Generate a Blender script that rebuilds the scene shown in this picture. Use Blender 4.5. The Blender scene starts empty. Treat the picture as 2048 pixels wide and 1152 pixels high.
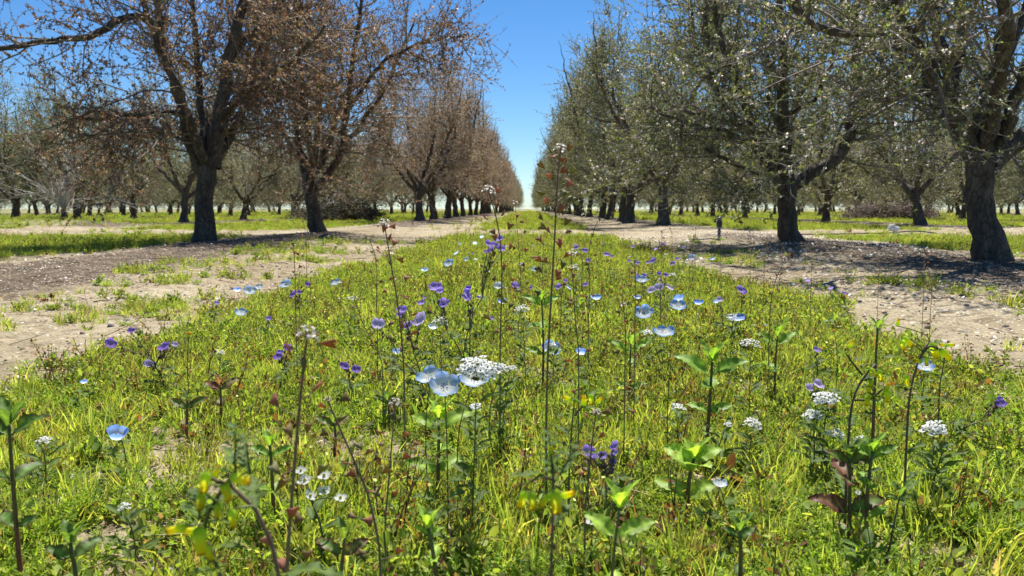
import bpy, math, random
import numpy as np
from mathutils import Vector, Matrix

S = bpy.context.scene
COL = S.collection
PI = math.pi
# ------------------------------------------------------------------ camera
F = 1707.0                       # focal length in photo pixels (2048 wide)
CAMH = 0.40
PITCH = math.atan(158/F); YAW = math.atan(34/F)
ROT = Matrix.Rotation(YAW, 3, 'Z') @ Matrix.Rotation(PI/2-PITCH, 3, 'X')
CAM = Vector((0, 0, CAMH))
def ray(px, py):
    return ROT @ Vector(((px-1024)/F, -(py-576)/F, -1))
def P(px, py, d):
    """point of the sight line of a photo pixel on the upright plane y = d"""
    r = ray(px, py); return CAM + r*(d/r.y)
def G(px, py):
    r = ray(px, py); return CAM + r*(-CAMH/r.z)
cam_data = bpy.data.cameras.new('camera'); cam = bpy.data.objects.new('camera', cam_data); COL.objects.link(cam)
cam.location = CAM; cam.rotation_euler = (PI/2-PITCH, 0, YAW)
cam_data.lens = F/2048*36; cam_data.sensor_width = 36; cam_data.clip_start = .02; cam_data.clip_end = 9000
cam_data.dof.use_dof = True; cam_data.dof.focus_distance = 1.6; cam_data.dof.aperture_fstop = 15
S.camera = cam

# ------------------------------------------------------------------ light
SUN_AZ = math.radians(7); SUN_EL = math.radians(61)
w = bpy.data.worlds.new('World'); S.world = w; w.use_nodes = True
nt = w.node_tree; bg = nt.nodes['Background']
sky = nt.nodes.new('ShaderNodeTexSky'); sky.sky_type = 'NISHITA'; sky.sun_disc = False
sky.sun_elevation = SUN_EL; sky.sun_rotation = SUN_AZ; sky.air_density = .8; sky.dust_density = .1; sky.ozone_density = 3
hs = nt.nodes.new('ShaderNodeHueSaturation'); hs.inputs['Saturation'].default_value = 1.25; hs.inputs['Value'].default_value = 1.0
nt.links.new(sky.outputs[0], hs.inputs['Color']); gmm = nt.nodes.new('ShaderNodeGamma'); gmm.inputs[1].default_value = 1.0; tn = nt.nodes.new('ShaderNodeMix'); tn.data_type = 'RGBA'; tn.blend_type = 'MULTIPLY'; tn.inputs[0].default_value = 1; tn.inputs[7].default_value = (.78, .9, 1.0, 1)
nt.links.new(hs.outputs[0], gmm.inputs[0]); nt.links.new(gmm.outputs[0], tn.inputs[6]); nt.links.new(tn.outputs[2], bg.inputs[0])
bg.inputs[1].default_value = .068
sl = bpy.data.lights.new('sun', 'SUN'); sl.energy = 4.8; sl.angle = math.radians(.53); sl.color = (1, .95, .87)
so = bpy.data.objects.new('sun', sl); COL.objects.link(so)
sd = Vector((math.sin(SUN_AZ)*math.cos(SUN_EL), math.cos(SUN_AZ)*math.cos(SUN_EL), math.sin(SUN_EL)))
so.rotation_euler = sd.to_track_quat('Z', 'Y').to_euler(); so.location = (0, 0, 20)
S.view_settings.view_transform = 'Standard'; S.view_settings.look = 'None'; S.view_settings.exposure = 0.95
S.render.engine = 'CYCLES'
S.cycles.max_bounces = 6; S.cycles.diffuse_bounces = 3; S.cycles.transmission_bounces = 4; S.cycles.glossy_bounces = 2
S.cycles.use_denoising = True; S.cycles.denoiser = 'OPENIMAGEDENOISE'; S.cycles.denoising_input_passes = 'RGB_ALBEDO_NORMAL'; S.cycles.denoising_prefilter = 'ACCURATE'
S.cycles.pixel_filter_type = 'BLACKMAN_HARRIS'; S.cycles.filter_width = 1.5

# ------------------------------------------------------------------ noise and terrain
def _h(i, j, s):
    v = np.sin(i*127.1 + j*311.7 + s*74.7)*43758.5453
    return v-np.floor(v)
def vn(x, y, s=0):
    x = np.asarray(x, float); y = np.asarray(y, float)
    i = np.floor(x); j = np.floor(y); fx = x-i; fy = y-j
    fx = fx*fx*(3-2*fx); fy = fy*fy*(3-2*fy)
    return (_h(i, j, s)*(1-fx)+_h(i+1, j, s)*fx)*(1-fy)+(_h(i, j+1, s)*(1-fx)+_h(i+1, j+1, s)*fx)*fy
def fbm(x, y, s=0, o=4):
    a = .5; t = 0
    for k in range(o):
        t = t+a*vn(x*2**k, y*2**k, s+k); a *= .5
    return t/(1-.5**o)
def sm(e0, e1, x):
    t = np.clip((x-e0)/(e1-e0), 0, 1); return t*t*(3-2*t)
def zf(x, y):
    x = np.asarray(x, float); y = np.asarray(y, float)
    r = np.abs(((x+6.1+3.05) % 6.1)-3.05)          # distance to alley centre (0 at centre, 3.05 at a tree row)
    near = 1-sm(6, 14, y)
    z = .05*sm(1.9, 3.0, r)*sm(3, 9, y)*(.6+.8*fbm(x*.7, y*.5, 5))
    z = z+.024*(fbm(x*1.6, y*1.6, 1)-.5)+near*(.022*(fbm(x*7, y*7, 2)-.5)+.016*(fbm(x*22, y*22, 3)-.5))
    z = z-near*.020*np.exp(-((r-1.62-.06*np.sin(y*.9))/.12)**2)*(.5+vn(x*3, y*2, 6))+near*.010*np.exp(-((r-1.86-.06*np.sin(y*.9))/.08)**2)   # wheel track
    z = z+.20*np.exp(-(((x+10.9)/1.7)**2+((y-18.6)/.9)**2))     # low grassy mound under the pale young tree
    return z
def green(x, y):
    """how much of the ground is covered by weeds and grass, 0..1"""
    x = np.asarray(x, float); y = np.asarray(y, float)
    xx = x+.5*(fbm(x*1.1, y*.8, 11)-.5)+.25*(fbm(x*5, y*5, 12)-.5)
    r = np.abs(((xx+6.1+3.05) % 6.1)-3.05)
    main = np.abs(x) < 3
    hw = np.where(main, 1.05, 1.9)
    g = 1-sm(hw-.12, hw+.25, r)
    g = g*(1-.8*(1-sm(.34, .44, fbm(x*4.2, y*4.2, 14))))
    patch = sm(.50, .64, fbm(x*1.3, y*.9, 17))*sm(.45, .6, fbm(x*6, y*6, 18))
    g = np.maximum(g, .22*patch*(1-sm(1.7, 2.4, r)))
    g = np.maximum(g, .20*sm(.5, .62, fbm(x*.9+3, y*.9, 19))*(y > 5)*(y < 11)*(x < -.9)*(x > -2.6))
    path = sm(12.0, 13.0, y+.6*fbm(x*.6, y*.3, 15))*(1-sm(16.2, 17.5, y+1.0*fbm(x*.4, y*.3, 16)))
    g = g*(1-.95*path)
    g = np.maximum(g, .7*np.exp(-(((x+10.9)/2.0)**2+((y-18.4)/1.1)**2)))
    return np.clip(g, 0, 1)

# ------------------------------------------------------------------ mesh builder
class MB:
    def __init__(s): s.v = []; s.q = []; s.t = []; s.c = []; s.mq = []; s.mt = []; s.n = 0
    def add(s, v, q=None, t=None, col=(.5, .5, .5), mat=0):
        v = np.asarray(v, float).reshape(-1, 3); N = len(v)
        c = np.asarray(col, float)
        if c.ndim == 1: c = np.tile(c, (N, 1))
        s.v.append(v); s.c.append(c.reshape(-1, 3))
        if q is not None:
            q = np.asarray(q, int).reshape(-1, 4); s.q.append(q+s.n); s.mq.append(np.full(len(q), mat))
        if t is not None:
            t = np.asarray(t, int).reshape(-1, 3); s.t.append(t+s.n); s.mt.append(np.full(len(t), mat))
        s.n += N
    def mesh(s, name, mats, off=None, smooth=True):
        me = bpy.data.meshes.new(name)
        v = np.concatenate(s.v)
        if off is not None: v = v-np.array(off)
        q = np.concatenate(s.q) if s.q else np.zeros((0, 4), int); t = np.concatenate(s.t) if s.t else np.zeros((0, 3), int)
        me.vertices.add(len(v)); me.vertices.foreach_set('co', v.astype(np.float32).ravel())
        nl = len(q)*4+len(t)*3
        me.loops.add(nl); me.loops.foreach_set('vertex_index', np.concatenate([q.ravel(), t.ravel()]).astype(np.int32))
        me.polygons.add(len(q)+len(t))
        ls = np.concatenate([np.arange(len(q))*4, len(q)*4+np.arange(len(t))*3]).astype(np.int32)
        me.polygons.foreach_set('loop_start', ls)
        me.polygons.foreach_set('material_index', np.concatenate((s.mq or [np.zeros(0)])+(s.mt or [])).astype(np.int32))
        me.update(calc_edges=True)
        if smooth: me.polygons.foreach_set('use_smooth', np.ones(len(q)+len(t), bool))
        a = me.attributes.new('Col', 'FLOAT_COLOR', 'POINT')
        c = np.concatenate(s.c); a.data.foreach_set('color', np.concatenate([c, np.ones((len(c), 1))], 1).astype(np.float32).ravel())
        for m in (mats if isinstance(mats, (list, tuple)) else [mats]): me.materials.append(m)
        me.validate(); return me
def obj(name, me, parent=None, loc=None):
    o = bpy.data.objects.new(name, me); COL.objects.link(o)
    if parent is not None: o.parent = parent
    if loc is not None: o.location = loc
    return o
def thing(name, label, cat, loc, group=None):
    o = bpy.data.objects.new(name, None); COL.objects.link(o); o.location = loc; o.empty_display_size = .05
    o['label'] = label; o['category'] = cat
    if group: o['group'] = group
    return o
def part(name, mb, mats, root, parent=None):
    off = root.location
    return obj(name, mb.mesh(name, mats, off=off), parent or root)
def nrm(a): return a/np.maximum(np.linalg.norm(a, axis=-1, keepdims=True), 1e-9)

def tubes(mb, Pt, R, sides=5, col=(.1, .1, .1), mat=0, rough=0, rng=None):
    Pt = np.asarray(Pt, float); R = np.asarray(R, float)
    if Pt.ndim == 2: Pt = Pt[None]; R = R[None]
    T, K, _ = Pt.shape
    tan = np.gradient(Pt, axis=1); tan = nrm(tan)
    d0 = nrm(Pt[:, -1]-Pt[:, 0])
    ref = np.where(np.abs(d0[:, 2:3]) > .75, np.array([[1., 0, 0]]), np.array([[0, 0, 1.]]))[:, None, :]
    a = nrm(np.cross(tan, np.broadcast_to(ref, tan.shape))); b = np.cross(tan, a)
    th = np.arange(sides)*2*PI/sides
    off = a[:, :, None, :]*np.cos(th)[None, None, :, None]+b[:, :, None, :]*np.sin(th)[None, None, :, None]
    rr = R[:, :, None]
    if rough and rng is not None: rr = rr*(1+rough*(rng.random((T, K, sides))-.5))
    V = Pt[:, :, None, :]+off*rr[..., None] if np.ndim(rr) == 3 else Pt[:, :, None, :]+off*rr
    idx = np.arange(T*K*sides).reshape(T, K, sides)
    i0 = idx[:, :-1, :]; i1 = idx[:, 1:, :]
    q = np.stack([i0, np.roll(i0, -1, 2), np.roll(i1, -1, 2), i1], -1).reshape(-1, 4)
    c = np.asarray(col, float)
    if c.ndim == 2 and len(c) == T: c = np.repeat(c, K*sides, 0)
    mb.add(V.reshape(-1, 3), q, col=c, mat=mat)
    # tip caps
    cap = idx[:, -1, :]
    if sides == 4: mb.q.append(cap+mb.n-T*K*sides); mb.mq.append(np.full(T, mat))
    elif sides > 4 :
        for tcap in cap[:400]:
            fan = np.array([[tcap[0], tcap[k], tcap[k+1]] for k in range(1, sides-1)])
            mb.t.append(fan+mb.n-T*K*sides); mb.mt.append(np.full(len(fan), mat))
def ribbons(mb, Pt, W, col, mat=0, side=None, rng=None):
    Pt = np.asarray(Pt, float); T, K, _ = Pt.shape
    tan = nrm(np.gradient(Pt, axis=1))
    if side is None:
        ang = rng.random(T)*2*PI; side = np.stack([np.cos(ang), np.sin(ang), 0*ang], -1)
    s = nrm(np.cross(tan, np.cross(side[:, None, :]+0*tan, tan)))
    V = np.stack([Pt-s*W[..., None], Pt+s*W[..., None]], 2)
    idx = np.arange(T*K*2).reshape(T, K, 2)
    q = np.stack([idx[:, :-1, 0], idx[:, :-1, 1], idx[:, 1:, 1], idx[:, 1:, 0]], -1).reshape(-1, 4)
    c = np.asarray(col, float)
    if c.ndim == 2: c = np.repeat(c, K*2, 0)
    mb.add(V.reshape(-1, 3), q, col=c, mat=mat)
def curves(rng, start, direc, length, K, wig=.15, trop=0.0):
    T = len(start); p = np.zeros((T, K, 3)); p[:, 0] = start; d = nrm(direc.copy())
    trop = np.broadcast_to(np.asarray(trop, float), (T,))
    for k in range(1, K):
        p[:, k] = p[:, k-1]+d*(length/(K-1))[:, None]
        d = d+rng.normal(0, wig, (T, 3)); d[:, 2] += trop; d = nrm(d)
    return p
def sample_on(rng, Pt, n):
    """n random places on a batch of polylines, weighted by nothing but the polyline index; returns pos, tangent, t, line"""
    T, K, _ = Pt.shape
    i = rng.integers(0, T, n); t = rng.random(n)
    u = t*(K-1); k = np.minimum(u.astype(int), K-2); f = (u-k)[:, None]
    a = Pt[i, k]; b = Pt[i, k+1]
    return a*(1-f)+b*f, nrm(b-a), t, i
def leaves(mb, rng, pos, size, col, mat=0, wr=.36, up=.3, outdir=None):
    """one pointed leaf quad at every position"""
    n = len(pos); d = rng.normal(0, 1, (n, 3)); d[:, 2] += up
    if outdir is not None: d += outdir
    d = nrm(d); r = nrm(np.cross(d, rng.normal(0, 1, (n, 3)))); nn = np.cross(d, r)
    L = size[:, None]
    v = np.stack([pos, pos+d*L*.5+r*L*wr+nn*L*.08, pos+d*L, pos+d*L*.5-r*L*wr+nn*L*.08], 1)
    mb.add(v.reshape(-1, 3), np.arange(n*4).reshape(n, 4), col=np.repeat(col, 4, 0), mat=mat)
def pick(rng, cols, wts, n, jit=.25):
    c = np.array(cols)[rng.choice(len(cols), n, p=np.array(wts)/sum(wts))]
    return c*(1+jit*(rng.random((n, 1))*2-1))*(1+.08*(rng.random((n, 3))*2-1))

# ------------------------------------------------------------------ materials
def newmat(name):
    m = bpy.data.materials.new(name); m.use_nodes = True; n = m.node_tree; n.nodes.clear()
    return m, n, n.nodes.new('ShaderNodeOutputMaterial')
def ramp(n, fac, stops):
    r = n.nodes.new('ShaderNodeValToRGB'); e = r.color_ramp.elements
    while len(e) < len(stops): e.new(.5)
    for k, (p, c) in enumerate(stops): e[k].position = p; e[k].color = (*c, 1) if len(c) == 3 else c
    n.links.new(fac, r.inputs[0]); return r.outputs[0]
def noise(n, vec, scale, det=4, rough=.55):
    t = n.nodes.new('ShaderNodeTexNoise'); t.inputs['Scale'].default_value = scale; t.inputs['Detail'].default_value = det; t.inputs['Roughness'].default_value = rough
    if vec is not None: n.links.new(vec, t.inputs['Vector'])
    return t.outputs['Fac']
def mix(n, a, b, f, mode='MIX'):
    x = n.nodes.new('ShaderNodeMix'); x.data_type = 'RGBA'; x.blend_type = mode
    for s, v in ((x.inputs[6], a), (x.inputs[7], b), (x.inputs[0], f)):
        if hasattr(v, 'is_linked') or hasattr(v, 'links'): n.links.new(v, s)
        elif isinstance(v, (int, float)): s.default_value = v
        else: s.default_value = (*v, 1)
    return x.outputs[2]
def leafmat(name, trans=.45, rough=.5, spec=.25, rand=.22, nscale=60, tint=(1.25, 1.15, .5)):
    m, n, out = newmat(name)
    at = n.nodes.new('ShaderNodeAttribute'); at.attribute_name = 'Col'
    oi = n.nodes.new('ShaderNodeObjectInfo'); geo = n.nodes.new('ShaderNodeNewGeometry')
    v = n.nodes.new('ShaderNodeMapRange'); n.links.new(oi.outputs['Random'], v.inputs[0]); v.inputs[3].default_value = 1-rand; v.inputs[4].default_value = 1+rand
    nz = noise(n, geo.outputs['Position'], nscale, 2)
    v2 = n.nodes.new('ShaderNodeMapRange'); n.links.new(nz, v2.inputs[0]); v2.inputs[1].default_value = .3; v2.inputs[2].default_value = .7; v2.inputs[3].default_value = .8; v2.inputs[4].default_value = 1.2
    mm = n.nodes.new('ShaderNodeMath'); mm.operation = 'MULTIPLY'; n.links.new(v.outputs[0], mm.inputs[0]); n.links.new(v2.outputs[0], mm.inputs[1])
    vm = n.nodes.new('ShaderNodeVectorMath'); vm.operation = 'SCALE'; n.links.new(at.outputs['Color'], vm.inputs[0]); n.links.new(mm.outputs[0], vm.inputs[3])
    p = n.nodes.new('ShaderNodeBsdfPrincipled'); p.inputs['Roughness'].default_value = rough; p.inputs['Specular IOR Level'].default_value = spec
    n.links.new(vm.outputs[0], p.inputs['Base Color'])
    tr = n.nodes.new('ShaderNodeBsdfTranslucent')
    tc = mix(n, vm.outputs[0], tint, 1.0, 'MULTIPLY'); n.links.new(tc, tr.inputs['Color'])
    ms = n.nodes.new('ShaderNodeMixShader'); ms.inputs[0].default_value = trans
    n.links.new(p.outputs[0], ms.inputs[1]); n.links.new(tr.outputs[0], ms.inputs[2]); n.links.new(ms.outputs[0], out.inputs[0])
    return m
M = {}
M['grass'] = leafmat('grass_blade', .55, .6, .2, .25, 40, (1.5, 1.5, .6))
M['leaf'] = leafmat('weed_leaf', .45, .6, .15, .12, 40, (1.5, 1.5, .55))
M['treeleaf'] = leafmat('tree_leaf', .4, .55, .25, .12, 3, (1.3, 1.3, .7))
M['herb'] = leafmat('herb_leaf', .45, .5, .25, .08, 160, (1.25, 1.25, .5))
M['bloom'] = leafmat('bloom', .6, .6, .15, .05, 90, (1, 1, .9))
M['petal'] = leafmat('petal', .62, .6, .15, .05, 90, (1, 1, 1))
M['stem'] = leafmat('stem', .3, .5, .3, .1, 300, (1, 1, 1))
M['litter'] = leafmat('litter', .12, .8, .15, 0, 30, (1, 1, 1))

def barkmat():
    m, n, out = newmat('bark')
    tc = n.nodes.new('ShaderNodeTexCoord'); mp = n.nodes.new('ShaderNodeMapping'); mp.inputs['Scale'].default_value = (1, 1, .45)
    n.links.new(tc.outputs['Object'], mp.inputs[0])
    n1 = noise(n, mp.outputs[0], 9, 6, .65); n2 = noise(n, mp.outputs[0], 45, 5, .7)
    vo = n.nodes.new('ShaderNodeTexVoronoi'); vo.inputs['Scale'].default_value = 26; vo.feature = 'DISTANCE_TO_EDGE'; n.links.new(mp.outputs[0], vo.inputs['Vector'])
    c = ramp(n, n1, [(.3, (.055, .045, .036)), (.5, (.11, .092, .072)), (.62, (.17, .15, .12)), (.75, (.13, .14, .075))])
    c = mix(n, c, ramp(n, n2, [(.35, (.45, .42, .4)), (.65, (1.25, 1.2, 1.15))]), 1.0, 'MULTIPLY')
    c = mix(n, c, ramp(n, vo.outputs['Distance'], [(0, (.35, .33, .3)), (.12, (1, 1, 1))]), .8, 'MULTIPLY')
    p = n.nodes.new('ShaderNodeBsdfPrincipled'); p.inputs['Roughness'].default_value = .85; n.links.new(c, p.inputs['Base Color'])
    b = n.nodes.new('ShaderNodeBump'); b.inputs['Strength'].default_value = .9; b.inputs['Distance'].default_value = .012
    ad = n.nodes.new('ShaderNodeMath'); ad.operation = 'ADD'; n.links.new(n2, ad.inputs[0]); n.links.new(vo.outputs['Distance'], ad.inputs[1])
    n.links.new(ad.outputs[0], b.inputs['Height']); n.links.new(b.outputs[0], p.inputs['Normal']); n.links.new(p.outputs[0], out.inputs[0])
    return m
M['bark'] = barkmat()
def attrmat(name, rough=.8, spec=.2, nscale=8, lo=.7, hi=1.3, metal=0):
    m, n, out = newmat(name)
    at = n.nodes.new('ShaderNodeAttribute'); at.attribute_name = 'Col'; tc = n.nodes.new('ShaderNodeTexCoord')
    c = mix(n, at.outputs['Color'], ramp(n, noise(n, tc.outputs['Object'], nscale, 4), [(.3, (lo,)*3), (.7, (hi,)*3)]), 1.0, 'MULTIPLY')
    p = n.nodes.new('ShaderNodeBsdfPrincipled'); p.inputs['Roughness'].default_value = rough; p.inputs['Specular IOR Level'].default_value = spec; p.inputs['Metallic'].default_value = metal
    n.links.new(c, p.inputs['Base Color']); n.links.new(p.outputs[0], out.inputs[0]); return m
M['twig'] = attrmat('twig', .7, .3, 5)
M['plastic'] = attrmat('plastic', .45, .4, 30, .85, 1.1)
M['clod'] = attrmat('clod', .95, .1, 60, .75, 1.25)

def groundmat():
    m, n, out = newmat('orchard_soil')
    geo = n.nodes.new('ShaderNodeNewGeometry'); pos = geo.outputs['Position']
    at = n.nodes.new('ShaderNodeAttribute'); at.attribute_name = 'Col'
    sep = n.nodes.new('ShaderNodeSeparateColor'); n.links.new(at.outputs['Color'], sep.inputs[0])
    nA = noise(n, pos, .9, 6, .6); nB = noise(n, pos, 11, 6, .65); nC = noise(n, pos, 75, 5, .7)
    soil = ramp(n, nA, [(.3, (.21, .165, .10)), (.5, (.33, .275, .18)), (.7, (.42, .365, .25))])
    soil = mix(n, soil, ramp(n, nB, [(.32, (.50, .45, .38)), (.5, (1, 1, 1)), (.68, (1.22, 1.2, 1.15))]), 1.0, 'MULTIPLY')
    soil = mix(n, soil, ramp(n, nC, [(.3, (.6, .56, .52)), (.55, (1.08, 1.08, 1.08))]), .8, 'MULTIPLY')
    grn = ramp(n, noise(n, pos, 3.5, 6, .7), [(.3, (.12, .13, .035)), (.5, (.20, .23, .055)), (.7, (.28, .30, .09))])
    grn = mix(n, grn, ramp(n, nC, [(.35, (.5, .5, .5)), (.6, (1.2, 1.2, 1.1))]), 1.0, 'MULTIPLY')
    lit = ramp(n, nB, [(.3, (.06, .045, .03)), (.55, (.15, .118, .082)), (.7, (.30, .25, .185))])
    lit = mix(n, lit, ramp(n, nC, [(.35, (.5, .5, .5)), (.62, (1.3, 1.25, 1.2))]), 1.0, 'MULTIPLY')
    # masks: vertex masks roughened by noise
    def rough_mask(ch, lo, hi):
        a = n.nodes.new('ShaderNodeMath'); a.operation = 'ADD'; n.links.new(ch, a.inputs[0])
        b = n.nodes.new('ShaderNodeMath'); b.operation = 'MULTIPLY_ADD'; n.links.new(noise(n, pos, 6, 5, .7), b.inputs[0]); b.inputs[1].default_value = .9; b.inputs[2].default_value = -.45
        n.links.new(b.outputs[0], a.inputs[1])
        r = n.nodes.new('ShaderNodeMapRange'); n.links.new(a.outputs[0], r.inputs[0]); r.inputs[1].default_value = lo; r.inputs[2].default_value = hi; return r.outputs[0]
    c = mix(n, soil, lit, rough_mask(sep.outputs[1], .3, .75))
    c = mix(n, c, grn, rough_mask(sep.outputs[0], .35, .8))
    # small flakes of fallen petals, dry bits
    vo = n.nodes.new('ShaderNodeTexVoronoi'); vo.inputs['Scale'].default_value = 55; n.links.new(pos, vo.inputs['Vector'])
    fl = n.nodes.new('ShaderNodeMath'); fl.operation = 'LESS_THAN'; n.links.new(vo.outputs['Distance'], fl.inputs[0]); fl.inputs[1].default_value = .28
    sc = n.nodes.new('ShaderNodeSeparateColor'); n.links.new(vo.outputs['Color'], sc.inputs[0])
    gt = n.nodes.new('ShaderNodeMath'); gt.operation = 'LESS_THAN'; n.links.new(sc.outputs[0], gt.inputs[0]); n.links.new(sep.outputs[2], gt.inputs[1])
    mu = n.nodes.new('ShaderNodeMath'); mu.operation = 'MULTIPLY'; n.links.new(fl.outputs[0], mu.inputs[0]); n.links.new(gt.outputs[0], mu.inputs[1])
    c = mix(n, c, ramp(n, sc.outputs[1], [(0, (.5, .46, .40)), (1, (.72, .70, .66))]), mu.outputs[0])
    p = n.nodes.new('ShaderNodeBsdfPrincipled'); p.inputs['Roughness'].default_value = .95; p.inputs['Specular IOR Level'].default_value = .1
    n.links.new(c, p.inputs['Base Color'])
    b = n.nodes.new('ShaderNodeBump'); b.inputs['Strength'].default_value = 1; b.inputs['Distance'].default_value = .022
    ad = n.nodes.new('ShaderNodeMath'); ad.operation = 'MULTIPLY_ADD'; n.links.new(nC, ad.inputs[0]); ad.inputs[1].default_value = .5; n.links.new(nB, ad.inputs[2])
    n.links.new(ad.outputs[0], b.inputs['Height']); n.links.new(b.outputs[0], p.inputs['Normal']); n.links.new(p.outputs[0], out.inputs[0])
    return m

# ------------------------------------------------------------------ ground: one sheet to the horizon
def graded(lo, hi, fine0, fine1, step, grow):
    a = [fine0]; s = step
    while a[-1] > lo: s *= grow; a.append(a[-1]-s)
    b = list(np.arange(fine0, fine1, step)); c = [b[-1]]; s = step
    while c[-1] < hi: s *= grow; c.append(c[-1]+s)
    return np.array(a[:0:-1]+b+c[1:])
gx = graded(-4000, 4000, -2.6, 2.6, .022, 1.035); gy = graded(-300, 6000, .5, 5.5, .022, 1.025)
X, Y = np.meshgrid(gx, gy); Z = zf(X, Y); Z = np.where(np.hypot(X, Y) > 400, 0, Z)
row = np.abs(((X+6.1+3.05) % 6.1)-3.05)
gm = green(X, Y); gm = np.where(Y > 60, np.maximum(gm, .35), gm)
lm = sm(1.9, 2.9, row+.5*(fbm(X*.8, Y*.8, 31)-.5))*(1-.8*sm(12.3, 13.2, Y)*(1-sm(16.5, 17.5, Y)))*np.where(X > 0, .8, .95)
fm = np.where(X > 0, .55, .22)*sm(1.2, 1.9, row)+.05
mb = MB(); ny, nx = X.shape; idx = np.arange(nx*ny).reshape(ny, nx)
mb.add(np.stack([X, Y, Z], -1), np.stack([idx[:-1, :-1], idx[:-1, 1:], idx[1:, 1:], idx[1:, :-1]], -1), col=np.stack([gm, lm, fm], -1).reshape(-1, 3))
ground = obj('ground', mb.mesh('ground', groundmat())); ground['kind'] = 'structure'

# ------------------------------------------------------------------ stuff: instanced weeds
PROTO = bpy.data.collections.new('weed_sources')          # not linked to the scene
def proto(name, mb, mat, coll):
    o = bpy.data.objects.new(name, mb.mesh(name, mat)); coll.objects.link(o); return o
def gn_scatter(name, pts, rot, scl, idx, coll):
    me = bpy.data.meshes.new(name); me.vertices.add(len(pts)); me.vertices.foreach_set('co', pts.astype(np.float32).ravel())
    a = me.attributes.new('irot', 'FLOAT_VECTOR', 'POINT'); a.data.foreach_set('vector', rot.astype(np.float32).ravel())
    a = me.attributes.new('iscl', 'FLOAT_VECTOR', 'POINT'); a.data.foreach_set('vector', scl.astype(np.float32).ravel())
    a = me.attributes.new('iidx', 'INT', 'POINT'); a.data.foreach_set('value', idx.astype(np.int32))
    me.update(); o = obj(name, me); o['kind'] = 'stuff'
    ng = bpy.data.node_groups.new(name, 'GeometryNodeTree')
    ng.interface.new_socket('Geometry', in_out='INPUT', socket_type='NodeSocketGeometry'); ng.interface.new_socket('Geometry', in_out='OUTPUT', socket_type='NodeSocketGeometry')
    gi = ng.nodes.new('NodeGroupInput'); go = ng.nodes.new('NodeGroupOutput')
    iop = ng.nodes.new('GeometryNodeInstanceOnPoints'); ci = ng.nodes.new('GeometryNodeCollectionInfo')
    ci.inputs['Collection'].default_value = coll; ci.inputs['Separate Children'].default_value = True; ci.inputs['Reset Children'].default_value = True
    def na(nm, ty):
        x = ng.nodes.new('GeometryNodeInputNamedAttribute'); x.data_type = ty; x.inputs['Name'].default_value = nm; return x.outputs['Attribute']
    iop.inputs['Pick Instance'].default_value = True
    ng.links.new(gi.outputs[0], iop.inputs['Points']); ng.links.new(ci.outputs[0], iop.inputs['Instance'])
    ng.links.new(na('iidx', 'INT'), iop.inputs['Instance Index']); ng.links.new(na('irot', 'FLOAT_VECTOR'), iop.inputs['Rotation']); ng.links.new(na('iscl', 'FLOAT_VECTOR'), iop.inputs['Scale'])
    ng.links.new(iop.outputs[0], go.inputs[0])
    md = o.modifiers.new('scatter', 'NODES'); md.node_group = ng
    return o
def tuft(seed, n, L0, L1, spread, w, cols, wts, lean=.5):
    r = np.random.default_rng(seed); mb = MB()
    a = r.random(n)*2*PI; rad = spread*np.sqrt(r.random(n))
    st = np.stack([rad*np.cos(a), rad*np.sin(a), -.004+0*a], -1)
    d = np.stack([np.cos(a)*lean*r.random(n), np.sin(a)*lean*r.random(n), .6+.4*r.random(n)], -1)+r.normal(0, .22, (n, 3))
    d[:, 2] = np.abs(d[:, 2])
    L = L0+(L1-L0)*r.random(n)
    p = curves(r, st, d, L, 5, .16, -.10)
    W = w*(.7+.6*r.random(n))[:, None]*np.array([.8, 1, .9, .6, .08])[None, :]
    ribbons(mb, p, W, pick(r, cols, wts, n), rng=r); return mb
def feathery(seed, n, L0, L1, cols, wts):
    r = np.random.default_rng(seed); mb = MB()
    a = r.random(n)*2*PI
    st = np.stack([.008*np.cos(a), .008*np.sin(a), 0*a], -1); d = np.stack([np.cos(a), np.sin(a), .35+1.1*r.random(n)], -1)
    L = L0+(L1-L0)*r.random(n); p = curves(r, st, d, L, 7, .12, -.06)
    c = pick(r, cols, wts, n); ribbons(mb, p, .0008+0*p[..., 0], c, rng=r)
    q, t, tt, i = sample_on(r, p, n*22); 
    sd_ = nrm(np.cross(t, np.array([[0, 0, 1.]]))) * np.where(r.random(len(t)) < .5, -1, 1)[:, None]
    dd = sd_+.6*t+r.normal(0, .3, t.shape); LL = .012*(1.15-tt)*(.6+.8*r.random(len(tt)))
    pp = curves(r, q, dd, LL, 3, .2, .02)
    ribbons(mb, pp, np.array([.0011, .0010, .0002])[None]+0*pp[..., 0], pick(r, cols, wts, len(q)), rng=r)
    return mb
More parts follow.
